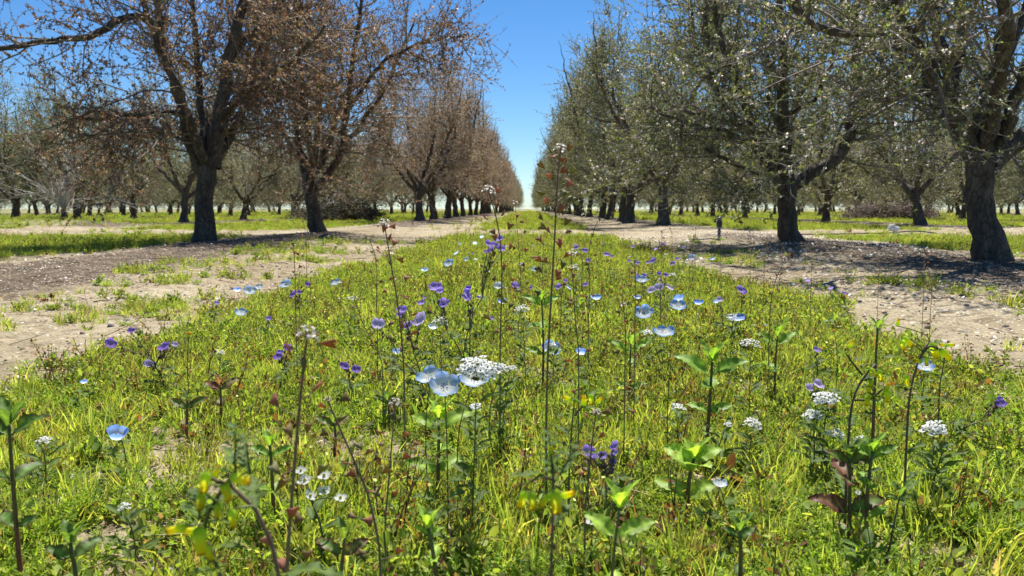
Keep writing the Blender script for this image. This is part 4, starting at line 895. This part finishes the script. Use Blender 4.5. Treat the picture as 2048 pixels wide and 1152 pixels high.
def purse(d, path, head, label, npod=24, podL=.0095, p0=.45, w0=.0011, col=(.26, .15, .10), green_=(.27, .28, .14), indiv=True, hn=14, base=None):
    pts = [A(P(x, y, d)) for x, y in path]; lo = pts[-1]; b = A((lo[0]+(0 if base is None else 0), d, gz(lo[0], d)))
    ctrl = np.array(pts+[b]) if lo[2] > b[2]+.01 else np.array(pts[:-1]+[b]); s_ = np.concatenate([[0], np.cumsum(np.linalg.norm(np.diff(ctrl, axis=0), axis=1))]); u = np.linspace(0, s_[-1], 26)
    C_ = np.stack([np.interp(u, s_, ctrl[:, i]) for i in range(3)], -1)
    for _ in range(4): C_[1:-1] = .25*C_[:-2]+.5*C_[1:-1]+.25*C_[2:]
    root = thing('shepherds_purse', label, 'weed', Vector(b)); s = MB(); tubes(s, C_, np.linspace(w0*.7, w0*1.35, 26), 6, np.repeat(np.linspace(0, 1, 26)[:, None]*A(green_)+(1-np.linspace(0, 1, 26))[:, None]*A(col), 6, 0))
    allp = MB()
    for k in range(npod):
        t = (.02+p0*k/npod)*25; i = int(t); q = C_[i]*(1-t+i)+C_[i+1]*(t-i); a = k*2.4+rp.normal(0, .3); dr = A((math.cos(a), math.sin(a)*.8, .45+rp.normal(0, .2))); dr /= np.linalg.norm(dr)
        L = podL*(1.15 if k > 3 else .7)*(1.2+.3*rp.random()); e = q+dr*L; tube1(s, np.linspace(q, e, 3), .0003, .00028, col, 4)
        m = MB() if indiv else allp; cc = [(.34, .16, .11), (.25, .18, .09), (.20, .19, .09), (.40, .20, .15)][rp.integers(0, 4)]; pod(m, e, dr*.6+A((0, 0, .35))+rp.normal(0, .4, 3), podL*(.8+.35*rp.random()), cc)
        if indiv: part('seed_pod', m, M['leaf'], root)
    if not indiv and npod: part('seed_pods', allp, M['leaf'], root)
    R_ = head*d/F*.5; f = MB(); c = C_[0]
    for k in range(hn):
        ph = math.acos(1-1.3*(k+.5)/hn); nn = A((math.sin(ph)*math.cos(k*2.4), math.sin(ph)*math.sin(k*2.4), math.cos(ph))); q = c+nn*R_; base_c = (.8, .76, .70) if k % 4 else (.35, .2, .15)
        petals_(f, q, nn+A((0, -.2, .4)), R_*.33, 4, .9, .55, lambda u, v: np.zeros(u.shape+(3,))+A(base_c), k, K=4, J=3, notch=0); tube1(s, np.linspace(c, q, 3), .0003, .0003, col, 4)
    part('flower_head', f, M['petal'], root); part('stem', s, M['stem'], root)
    l = MB(); basal(l, b, 7, .045, (.12, .15, .04), 4, .16)
    for k in range(3):
        i = 25-2*k-2; bleaf(l, C_[i], (rp.normal(0, 1), rp.normal(0, 1), 1.4), UP, .03, .004, .3, (.12, .17, .04), K=7)
    part('leaves', l, M['leaf'], root); return root
purse(1.05, [(1121, 300), (1114, 350), (1112, 420), (1108, 500), (1102, 600), (1095, 720), (1092, 860), (1093, 1000)], 26, 'tallest reddish podded stalk with white tip, rising against the right-hand trees', 34, .0105, .36, .0014)
purse(1.3, [(977, 383), (988, 410), (997, 450), (1005, 520), (1003, 600), (1000, 690)], 25, 'second tallest podded stalk, behind the raised purple cluster', 22, .011, .6, .0013)
purse(1.3, [(769, 450), (776, 490), (784, 540), (793, 590), (800, 640), (808, 730)], 26, 'podded stalk with white tip on the left, in front of the shaded ground', 22, .0105, .62, .0013)
purse(2.2, [(1030, 406), (1033, 440), (1038, 500), (1042, 560)], 12, 'thin distant podded stalk between the two tallest ones', 18, .012, .7, .0010, hn=8)
purse(1.9, [(1195, 443), (1182, 470), (1176, 510), (1180, 560), (1178, 600)], 9, 'thin stalk with curved tip right of the tallest podded stalk', 16, .009, .7, .0010, indiv=False, hn=6)
purse(1.7, [(1570, 519), (1556, 548), (1545, 575), (1540, 620)], 10, 'thin reddish stalk standing against the bare soil on the right', 16, .009, .7, .0009, hn=7)
purse(.52, [(614, 672), (606, 740), (597, 830), (589, 930), (580, 1040), (572, 1152)], 42, 'nearest out-of-focus podded stalk, left of centre, brown pods', 16, .0095, .55, .0012, (.2, .12, .08))
purse(1.35, [(1142, 510), (1146, 560), (1150, 640), (1158, 700)], 16, 'branchy cream-tipped stalk close behind the tallest podded one', 20, .008, .75, .0010)
purse(1.5, [(709, 598), (722, 640), (742, 680), (765, 720)], 14, 'slanting thin stalk left of the pale lilac bloom', 14, .009, .7, .0009, hn=8)
purse(1.25, [(1246, 610), (1252, 660), (1250, 720)], 14, 'short pinkish podded stalk left of the cupped blue flowers', 14, .008, .7, .0009, hn=8)
purse(.85, [(790, 808), (784, 880), (778, 960), (770, 1040)], 24, 'thin podded stalk with faded head left of the middle broad-leaved plant', 16, .009, .6, .001)
purse(.85, [(1192, 826), (1184, 880), (1178, 950), (1170, 1020)], 20, 'thin stalk with white tip above the lowest violet cluster', 10, .008, .5, .001)
purse(.75, [(655, 800), (690, 880), (735, 980), (760, 1090)], 14, 'long leaning brown podded stalk between the nearest stalk and the middle plant', 20, .010, .8, .0011)

# broad-leaved herbs ---------------------------------------------------------------
def herb(d, top, base, label, nodes, tone='green', stemw=.0030, leafL=.045, crown=5, name='broad_leaved_herb', stemcol=(.32, .10, .07), W=.29):
    t = A(P(*top, d)); bb = P(*base, d); b = A((bb.x, d, gz(bb.x, d))); root = thing(name, label, 'plant', Vector(b))
    p = bez(b, t, 16, side=A((rp.normal(0, .006), 0, 0)), up=.5); n = len(p)
    c = np.linspace(0, 1, n)[:, None]; cols = np.repeat((1-c)*A(stemcol)+c*A((.15, .19, .06)), 7, 0); s = MB(); tubes(s, p, np.linspace(stemw, stemw*.55, n), 7, cols); part('stem', s, M['stem'], root)
    C1 = {'green': (.20, .33, .05), 'dark': (.12, .20, .045), 'red': (.20, .12, .07), 'lime': (.31, .45, .065)}[tone]; E = {'green': None, 'dark': (.08, .07, .03), 'red': (.20, .05, .05), 'lime': None}[tone]
    a0 = -(len(nodes)-1)*PI/2+rp.normal(0, .2)
    for k, (f, sc) in enumerate(nodes):
        i = min(n-1, int(f*(n-1)))
        for sgn in (0, PI):
            a = a0+k*PI/2+sgn+rp.normal(0, .2); m = MB()
            if tone == 'red': C1 = [(.19, .10, .06), (.18, .17, .06), (.13, .19, .045)][rp.integers(0, 3)]
            bleaf(m, p[i], (math.cos(a), math.sin(a), .6+.3*f), A((rp.normal(0, .15), -.75, 1)), leafL*sc*(.85+.3*rp.random()), leafL*sc*W*.62, .75+rp.normal(0, .15), A(C1)*(.8+.45*rp.random()), A(C1)*1.5, K=14, serr=.14, edge=E)
            part('leaf', m, M['herb'], root)
    for k in range(crown):
        a = k*2.4; m = MB(); bleaf(m, p[-1]-UP*.001*k, (math.cos(a)*.55, math.sin(a)*.55, 1), UP if False else A((math.cos(a), math.sin(a), -.2))*-1, leafL*(.75-.07*k), leafL*W*.42, .3, A(C1)*(1.15), A(C1)*1.7, K=10, serr=.08); part('leaf', m, M['herb'], root)
herb(1.28, (1424, 722), (1408, 892), 'tall red-stemmed herb with long spreading pointed leaves right of centre', [(.18, .45), (.36, .6), (.55, .7), (.75, .85), (.92, 1.15)], leafL=.058, stemw=.0036, crown=6)
herb(1.04, (1388, 915), (1380, 1076), 'bright green broad-leaved herb in front of the tall red-stemmed one', [(.15, .4), (.52, 1.05), (.85, 1.15), (.97, 1.0)], 'lime', leafL=.045, stemw=.0036, W=.4)
herb(1.1, (878, 835), (874, 960), 'light green herb directly under the large pale blue pair', [(.45, 1.05), (.62, .9), (.9, 1.1)], 'lime', leafL=.047, stemw=.0032, W=.33)
herb(.62, (1240, 1010), (1232, 1170), 'blurred bright green herb at the bottom, right of centre', [(.3, .8), (.6, .95), (.9, .9)], 'lime', leafL=.034, stemw=.0018, W=.33)
herb(1.8, (1083, 600), (1085, 690), 'green herb beside the tallest podded stalk at mid height', [(.4, .9), (.7, 1.0), (.95, 1.0)], leafL=.05)
herb(1.7, (1262, 690), (1262, 745), 'green herb with upright narrow leaves left of the cupped blue flowers', [(.3, .7), (.6, .9), (.9, 1.0)], leafL=.055, W=.22)
herb(1.7, (1555, 672), (1552, 730), 'green herb near the right soil edge behind the white cluster', [(.5, .9), (.9, 1.0)], leafL=.055, crown=3)
herb(.95, (1700, 915), (1702, 1010), 'red-leaved rosette plant at the foot of the dark arching stem', [(.25, .8), (.5, 1.1), (.75, 1.1), (.95, .8)], 'red', leafL=.043, stemw=.003, W=.34)
herb(.95, (1745, 900), (1740, 1000), 'green and bronze leafy shoot right of the red-leaved rosette', [(.4, .8), (.7, .9), (.95, .9)], 'green', leafL=.036, W=.3)
herb(.85, (18, 850), (35, 1000), 'dark leaning herb cut by the left frame edge', [(.4, .7), (.7, .9), (.95, 1)], 'dark', leafL=.05)
herb(1.5, (775, 800), (776, 800), 'small olive herb low between the dark purple pair and podded stalk', [(.5, .8), (.9, .8)], 'dark', leafL=.035, crown=3)
herb(1.5, (440, 770), (441, 830), 'small bronze-green herb right of the branched purple plant', [(.5, .9), (.9, 1.0)], 'red', leafL=.04, crown=4)
herb(1.4, (375, 800), (372, 850), 'dark red-leaved herb at the foot of the branched purple plant', [(.4, 1.0), (.8, 1.1)], 'red', leafL=.035, crown=2)
herb(.72, (140, 1085), (150, 1180), 'dark-stemmed herb at the bottom left corner', [(.4, .9), (.9, .9)], 'dark', leafL=.035, crown=4)
herb(.72, (855, 1050), (875, 1160), 'lime star-shaped herb at the bottom centre', [(.4, .9), (.75, .8), (.97, .45)], 'lime', leafL=.033, crown=6, W=.25)
herb(1.35, (668, 845), (668, 900), 'red-tinged leafy herb behind the nearest podded stalk', [(.5, 1.0), (.9, .9)], 'red', leafL=.04, crown=3)
herb(1.0, (540, 890), (545, 960), 'small green herb behind the nearest yellow blooms', [(.5, .9), (.9, .9)], 'green', leafL=.035, crown=4)
herb(1.3, (1755, 655), (1752, 720), 'upright green shoot at the right soil edge', [(.5, .5)], 'green', leafL=.035, crown=4, W=.26)
herb(.9, (1800, 990), (1770, 1100), 'thin dark shoot near the bottom right', [(.6, .5), (.95, .5)], 'dark', leafL=.03, crown=3, stemw=.0016)
herb(.75, (1480, 1060), (1470, 1150), 'blue-green shoot at the bottom edge right of the bright green herb', [(.6, .8), (.95, .7)], 'dark', leafL=.03, crown=3)
herb(.7, (690, 1075), (680, 1160), 'purple-tinged leafy stem at the bottom left of centre', [(.5, .8), (.9, .9)], 'red', leafL=.032, crown=3, stemw=.0022)

# groundsel -------------------------------------------------------------------------
def groundsel(d, stems, heads, label, s=1.0, feather=None):
    bx, by = stems[0][0]; bb = P(bx, by, d); b = A((bb.x, d, gz(bb.x, d))); root = thing('yellow_groundsel', label, 'flower', Vector(b)); st = MB(); ends = []
    for k, path in enumerate(stems):
        pts = np.array([A(P(x, y, d+.004*k)) for x, y in path]); 
        if k == 0 and pts[0][2] > b[2]: pts = np.concatenate([[b], pts])
        s_ = np.concatenate([[0], np.cumsum(np.linalg.norm(np.diff(pts, axis=0), axis=1))]); u = np.linspace(0, s_[-1], 16); q = np.stack([np.interp(u, s_, pts[:, i]) for i in range(3)], -1)
        for _ in range(2): q[1:-1] = .25*q[:-2]+.5*q[1:-1]+.25*q[2:]
        tube1(st, q, .0016*s*(1 if k == 0 else .8), .0010*s, (.19, .13, .09) if k == 0 else (.14, .13, .06)); ends.append(q)
    allq = np.concatenate(ends)
    for x, y, w_, dx, dz in heads:
        c = A(P(x, y, d+rp.normal(0, .006))); ax = A((dx, -.25, dz)); ax /= np.linalg.norm(ax); L = w_*1.05*d/F; r_ = w_*.27*d/F
        j = np.argmin(np.linalg.norm(allq-c, axis=1)+.3*np.maximum(0, allq[:, 2]-c[2])); tube1(st, bez(allq[j], c-ax*L*.5, 6, up=.25), .0007*s, .0006*s, (.17, .2, .06), 4)
        m = MB(); t = np.linspace(0, 1, 7); q = c+(t[:, None]-.5)*ax*L; rr = r_*np.array([.5, 1.0, 1.05, .95, .85, .85, .8]); cols = np.repeat(np.array([(.36, .55, .05), (.55, .78, .05), (.70, .88, .06), (.80, .90, .06), (.95, .88, .03), (.95, .82, .02), (.95, .80, .02)]), 9, 0)
        tubes(m, q, rr, 9, cols); fo = part('flower_head', m, M['bloom'], root)
        tf = MB(); e1, e2, _ = basis(ax)
        for k in range(9):
            a = k*.7; o = e1*math.cos(a)+e2*math.sin(a); pp = c+ax*L*.46+o*r_*.5*(k % 3)/2; tube1(tf, np.linspace(pp, pp+ax*L*.14+o*r_*.3, 3), .0004, .0005, (.80, .58, .03), 4)
        obj('florets', tf.mesh('florets', M['petal'], off=root.location), fo)
    part('stem', st, M['stem'], root); l = MB(); q = ends[0]
    for k in range(9):
        i = 2+int(k*1.4); a = rp.random()*6.28; bleaf(l, q[min(i, 15)], (math.cos(a), math.sin(a)*.7, .5), UP, (.03+.012*rp.random())*s, .006*s, .6, (.11, .17, .05), lobes=4, K=17)
    for e in ends[1:]:
        for k in range(3): a = rp.random()*6.28; bleaf(l, e[4+4*k], (math.cos(a), math.sin(a)*.7, .5), UP, .022*s, .005*s, .6, (.13, .19, .05), lobes=4, K=17)
    if feather:
        for x0, y0, x1, y1 in feather:
            a_, c_ = A(P(x0, y0, d)), A(P(x1, y1, d))
            for k in range(12):
                t = k/11; sd_ = (-1)**k; bleaf(l, a_+(c_-a_)*t, (sd_*.8, rp.normal(0, .4), .6), UP, .010*s*(1.2-.6*t), .0022*s, .2, (.10, .18, .06), lobes=2, K=9)
            tube1(l, np.linspace(a_, c_, 6), .0009*s, .0005*s, (.12, .18, .06), 5)
    part('leaves', l, M['leaf'], root); return root
groundsel(.42, [[(566, 1165), (545, 1060), (505, 985), (470, 945), (430, 935), (405, 950)], [(470, 945), (440, 985), (415, 1030), (405, 1080)], [(445, 1165), (430, 1120), (415, 1085)]],
 [(410, 962, 38, -.1, -1), (402, 1000, 34, 0, -1), (478, 958, 38, .9, -.2), (452, 982, 36, .4, -.9), (465, 1035, 32, .15, -1), (435, 1020, 26, 0, -1), (355, 1058, 34, -.9, -.2), (385, 1062, 30, -.7, .1), (400, 1080, 50, .2, -1), (415, 1105, 34, .5, -.8), (432, 945, 24, .3, .9)],
 'nearest blurred cluster of drooping yellow-tipped green heads, low on the left', 1.0, [(470, 960, 470, 860), (500, 950, 492, 880), (400, 1040, 395, 990)])
groundsel(.46, [[(1100, 1180), (1104, 1080), (1108, 1000), (1106, 930)], [(1106, 960), (1080, 950), (1060, 965)]],
 [(1045, 998, 32, -.35, -1), (1065, 1000, 32, 0, -1), (1090, 1000, 28, -.5, -.6), (1112, 1002, 44, .1, -1), (1134, 990, 26, .6, .3), (1105, 900, 18, .4, .8)],
 'blurred yellow-green hanging heads on a dark stem at the bottom centre', .8, [(1106, 960, 1098, 870), (1120, 950, 1150, 895)])
groundsel(1.0, [[(1138, 940), (1142, 880), (1146, 820), (1150, 800)], [(1150, 830), (1172, 805), (1190, 790)]],
 [(1135, 797, 16, -.8, .4), (1151, 806, 18, 0, -1), (1168, 803, 20, 0, 1), (1182, 798, 20, .1, -1), (1197, 802, 16, .5, .6)], 'short dark-stemmed plant with upright yellow-green heads, centre right', .9)
groundsel(1.0, [[(1694, 930), (1697, 870), (1703, 800), (1718, 760), (1742, 738), (1752, 728)], [(1703, 800), (1740, 800), (1775, 770)], [(1725, 750), (1700, 720), (1690, 700)]],
 [(1746, 744, 18, .2, -.3), (1760, 750, 20, .1, -1), (1738, 775, 18, -.1, -1), (1775, 790, 24, 0, -1), (1735, 800, 20, -.3, -1), (1742, 765, 16, .2, -1), (1757, 812, 14, 0, -1), (1774, 775, 16, .3, 1), (1700, 690, 14, .3, .8)],
 'dark arching bristly stem with hanging yellow heads above the red-leaved rosette', 1.15)
groundsel(1.05, [[(1815, 840), (1818, 790), (1832, 730), (1848, 690), (1858, 683)], [(1835, 720), (1860, 690), (1880, 700)]],
 [(1836, 722, 18, -.7, .1), (1868, 700, 30, .35, -1), (1890, 708, 26, .8, -.8), (1815, 682, 22, .5, -.5), (1805, 690, 18, .2, -1), (1853, 722, 16, 0, -1), (1813, 760, 22, 0, -1), (1796, 645, 14, .1, .8)],
 'upright dark stem with pale yellow hanging heads at the right soil edge', 1.1)
groundsel(1.4, [[(1880, 760), (1890, 720), (1892, 695)]], [(1900, 690, 14, .9, .1), (1885, 690, 12, -.8, .2)], 'low yellow bud pair on the bare soil edge, far right', .8)

def daisy(px, py, d, w_, label):
    c = A(P(px, py, d)); b = A((c[0], d, gz(c[0], d))); root = thing('yellow_button_flower', label, 'flower', Vector(b)); s = MB(); tube1(s, bez(b, c), .0009, .0006, STEMG); part('stem', s, M['stem'], root)
    m = MB(); R_ = w_*d/F*.5; ell(m, c, R_*.8, (0, -.5, 1), (.72, .50, .02), 8, 6, .7); petals_(m, c-UP*R_*.1, A((0, -.5, 1)), R_*1.1, 9, .3, .3, lambda u, v: np.zeros(u.shape+(3,))+A((.75, .52, .02)), 0, K=4, J=3); part('flower_head', m, M['petal'], root)
    l = MB(); basal(l, b, 8, .04, (.10, .18, .03), 5, .2); part('leaves', l, M['leaf'], root)
daisy(379, 667, 1.6, 11, 'tiny yellow button flower on the left above the purple plant')
daisy(1343, 718, 1.2, 8, 'tiny yellow button flower left of the tall red-stemmed herb')
daisy(1668, 661, 1.6, 8, 'tiny yellow button flower near the right soil edge, under white florets')
daisy(603, 906, 1.0, 10, 'tiny yellow button flower touching the nearest blurred stalk')

# loose pale petals that have dropped into the weeds
def dropped(px, py, wpx, d, label, name='fallen_petal', col=(.74, .76, .78), lift=.02):
    c = P(px, py, d); c = A((c.x, d, gz(c.x, d)+lift)); root_loc = Vector(c); m = MB(); R_ = wpx*d/F*.55
    petals_(m, c, A((rp.normal(0, .5), -.9, .6)), R_, 1, .7, .62, lambda u, v: np.zeros(u.shape+(3,))+A(col), PI/2 if rp.random() < .5 else 1.2, K=7, J=6, wob=.12)
    o = obj(name, m.mesh(name, M['petal'], off=root_loc), None, root_loc); o['label'] = label; o['category'] = 'petal'
for a in [(342, 926, 32, .86, 'large white petal caught in the grass left of the nearest yellow cluster'), (528, 908, 26, .88, 'white petal standing behind the nearest yellow cluster'), (600, 1120, 34, .66, 'bluish white petal at the bottom beside the nearest podded stalk'),
          (1525, 1140, 60, .64, 'large white petal lying at the bottom edge, right side'), (1350, 1115, 26, .68, 'small white petal at the bottom edge under the bright green herb'), (1070, 928, 34, .9, 'yellowed dead petal-like leaf above the bottom centre cluster'), (1475, 915, 24, .92, 'pale petal right of the bright green herb')]:
    dropped(*a, col=(.62, .52, .18) if 'yellowed' in a[4] else (.74, .76, .78))

# many small far blooms and stalks along the strip: one of each kind, then copies
def copy_tree(root, loc, rz, sc, label, group):
    r = root.copy(); COL.objects.link(r); r.location = loc; r.rotation_euler = (0, 0, rz); r.scale = (sc,)*3; r['label'] = label; r['group'] = group
    for ch in root.children:
        c = ch.copy(); COL.objects.link(c); c.parent = r
        for g in ch.children: h = g.copy(); COL.objects.link(h); h.parent = c
    return r
srcs = {}
for o in list(COL.objects):
    if o.parent is None and o.get('label'):
        if o['label'].startswith('far purple bloom at the right end'): srcs['p'] = o
        if o['label'].startswith('thin stalk with curved'): srcs['s'] = o
        if o['label'].startswith('far white cluster'): srcs['w'] = o
        if o['label'].startswith('far blue flower at the right soil edge, left'): srcs['b'] = o
rc = random.Random(5)
LAB = {'p': ('small purple bloom among many scattered far along the strip', 'far purple blooms'), 's': ('thin podded stalk among many in the middle of the strip', 'thin podded stalks in the strip'),
       'w': ('small white floret head among many far along the strip', 'far white floret heads'), 'b': ('small pale blue bloom among several far along the strip', 'far pale blue blooms')}
for kind, n, y0, y1 in (('p', 20, 2.6, 8), ('s', 24, 1.5, 6), ('w', 22, 1.9, 7), ('b', 8, 3.2, 8)):
    for k in range(n):
        y = y0+(y1-y0)*rc.random()**1.2; x = rc.uniform(-1.15, 1.3) if kind != 'p' else rc.uniform(-.5, 1.3)
        copy_tree(srcs[kind], (x, y, gz(x, y)-.005), rc.random()*6.28, rc.uniform(.55, .95) if kind == 's' else rc.uniform(.55, 1.0)*(min(1, .15+.12*y) if kind != 's' else 1)*1.3, *LAB[kind])

# ------------------------------------------------------------------ orchard odds and ends
def pale_tree():
    b = P(130, 447, 19.3); B = Vector((b.x, 19.3, gz(b.x, 19.3)-.02)); root = thing('young_bare_tree', 'bare pale-grey young tree with straight spreading branches on the low grassy mound', 'tree', B)
    r = np.random.default_rng(8); s = MB(); tube1(s, np.array([(0, 0, -.05), (0, 0, .12), (.01, 0, .24)]), .09, .07, (.22, .16, .11), 9)
    obj('trunk', s.mesh('trunk', M['bark']), root)
    tgt = [(20, 335), (62, 230), (90, 260), (128, 240), (150, 270), (175, 285), (262, 270), (235, 300), (10, 400), (210, 400), (100, 330), (55, 300)]
    w_ = MB(); PL = []
    for k, (x, y) in enumerate(tgt):
        e = P(x, y, 19.3)-B; e = A(e)+A((0, r.normal(0, .7), 0)); p = bez((0, 0, .18), e, 9, side=r.normal(0, .12, 3), up=.45); tube1(w_, p, .018, .004, (.42, .39, .35), 6); PL.append(p)
    p, t, tt, i = sample_on(r, np.array(PL), 280); q = curves(r, p, nrm(t+r.normal(0, .6, p.shape)), .3+.6*r.random(280), 6, .1, .03); tubes(w_, q, .006*np.linspace(1, .4, 6)[None]+0*q[..., 0], 4, pick(r, [(.42, .38, .35), (.3, .26, .22)], [1, 1], 280))
    obj('branches', w_.mesh('branches', M['twig']), root)
pale_tree()
def pile(px, d, W, H, D, label, cols, n, seed):
    b = P(px, 440, d); B = Vector((b.x, d, gz(b.x, d))); root = thing('brush_pile', label, 'brush pile', B); r = np.random.default_rng(seed)
    a = r.random(n)*6.28; rr = np.sqrt(r.random(n)); h = H*np.sqrt(np.maximum(0, 1-rr**2))*r.random(n)**.6; st = np.stack([W*rr*np.cos(a), D*rr*np.sin(a), h*.85], -1)
    dr = np.stack([np.cos(a+r.normal(0, 1, n)), np.sin(a+r.normal(0, 1, n)), r.normal(.0, .3, n)], -1); q = curves(r, st, dr, .3+.6*r.random(n), 5, .2, -.04); q[..., 2] = np.maximum(q[..., 2], .01)
    m = MB(); tubes(m, q, .008*(.5+r.random((n, 1)))*np.linspace(1, .5, 5)[None], 4, pick(r, cols, [1]*len(cols), n)); obj('sticks', m.mesh('sticks', M['twig']), root)
    lb = MB(); k = r.integers(0, n, n*6); leaves(lb, r, q[k, r.integers(0, 5, n*6)]+r.normal(0, .04, (n*6, 3)), .05+.04*r.random(n*6), pick(r, cols, [1]*len(cols), n*6)*.9); obj('dead_leaves', lb.mesh('dead_leaves', M['litter']), root)
pile(1780, 31, 1.35, .6, .7, 'low heap of pinkish-brown cut branches among the orchard rows on the right', [(.24, .18, .145), (.30, .23, .19), (.17, .13, .1)], 1500, 1)
pile(690, 27, .8, .75, .7, 'dark heap of leafy prunings behind the slimmer left almond tree', [(.09, .09, .045), (.13, .11, .07), (.07, .06, .04)], 900, 3)
pile(640, 30, .7, .5, .6, 'low heap of prunings further back left of the dark one', [(.10, .10, .05), (.12, .10, .06)], 500, 4)

def lathe(mb, prof, col, c=(0, 0, 0), sides=16, axis='z'):
    th = np.arange(sides)*2*PI/sides; V = []
    for r_, z in prof:
        for t in th:
            V.append((c[0]+r_*math.cos(t), c[1]+r_*math.sin(t), c[2]+z) if axis == 'z' else (c[0]+z, c[1]+r_*math.cos(t), c[2]+r_*math.sin(t)))
    n = len(prof); idx = np.arange(n*sides).reshape(n, sides); mb.add(V, np.stack([idx[:-1], np.roll(idx[:-1], -1, 1), np.roll(idx[1:], -1, 1), idx[1:]], -1), col=col)
    for e in (0, n-1): mb.t.append(np.array([[idx[e, 0], idx[e, k], idx[e, k+1]] for k in range(1, sides-1)])+mb.n-n*sides); mb.mt.append(np.zeros(sides-2))
def riser():
    b = P(1438, 480, 10.7); B = Vector((b.x, 10.7, gz(b.x, 10.7))); root = thing('irrigation_post', 'short dark blue irrigation post standing left of the wide vase-shaped tree', 'post', B)
    m = MB(); lathe(m, [(.018, -.05), (.018, .21)], (.05, .06, .11)); obj('pipe', m.mesh('pipe', M['plastic']), root)
    m = MB(); lathe(m, [(.024, 0), (.036, .01), (.036, .08), (.026, .09)], (.03, .035, .07), (0, 0, .16)); lathe(m, [(.02, 0), (.03, .008), (.03, .024), (.012, .036)], (.09, .10, .15), (0, 0, .252)); obj('valve_body', m.mesh('valve_body', M['plastic']), root)
    for z in (.05, .10, .145): m = MB(); lathe(m, [(.021, 0), (.026, .003), (.026, .015), (.021, .018)], (.25, .28, .36), (0, 0, z)); obj('clamp', m.mesh('clamp', M['plastic']), root)
    m = MB(); lathe(m, [(.012, -.05), (.012, .0), (.018, .004), (.018, .02)], (.04, .045, .08), (-.02, -.01, .23), 10, 'x'); obj('outlet', m.mesh('outlet', M['plastic']), root)
    m = MB(); tube1(m, np.array([(-.02, -.02, .01), (-.12, -.05, .02), (-.25, -.03, .012), (-.36, .0, .012)]), .008, .008, (.05, .05, .05), 8); obj('feed_hose', m.mesh('feed_hose', M['plastic']), root)
riser()
def valve():
    b = P(1790, 464, 13.6); B = Vector((b.x, 13.6, gz(b.x, 13.6))); root = thing('pipe_fitting', 'white plastic pipe tee on the bare track between the two right trees', 'pipe fitting', B)
    m = MB(); lathe(m, [(.035, -.03), (.035, .06), (.045, .062), (.045, .1), (.03, .105), (.03, .12)], (.72, .73, .74)); obj('riser_pipe', m.mesh('riser_pipe', M['plastic']), root)
    m = MB(); lathe(m, [(.028, -.1), (.028, -.06), (.037, -.058), (.037, .06), (.028, .062), (.028, .09)], (.76, .77, .78), (-.02, 0, .085), 14, 'x'); obj('cross_pipe', m.mesh('cross_pipe', M['plastic']), root)
    m = MB(); tube1(m, np.array([(-.1, 0, .12), (-.06, 0, .145), (-.01, 0, .15)]), .009, .012, (.7, .7, .72), 8); obj('handle', m.mesh('handle', M['plastic']), root)
    pts = np.array([P(x, y, 13.4+k*.05) for k, (x, y) in enumerate([(1600, 456), (1650, 459), (1700, 462), (1750, 463), (1785, 463), (1815, 461), (1845, 465), (1872, 471)])]); pts[:, 2] = np.array([gz(p[0], p[1]) for p in pts])+np.array([.01, .012, .012, .012, .02, .05, .04, .01])
    u = np.linspace(0, 7, 40); q = np.stack([np.interp(u, range(8), pts[:, i]) for i in range(3)], -1)
    for _ in range(6): q[1:-1] = .25*q[:-2]+.5*q[1:-1]+.25*q[2:]
    m = MB(); tube1(m, q, .010, .010, (.035, .033, .03), 8); L = Vector(q[0]); o = obj('drip_hose', m.mesh('drip_hose', M['plastic'], off=L), None, L); o['label'] = 'thin black drip hose lying on the bare track past the white pipe tee'; o['category'] = 'hose'
valve()
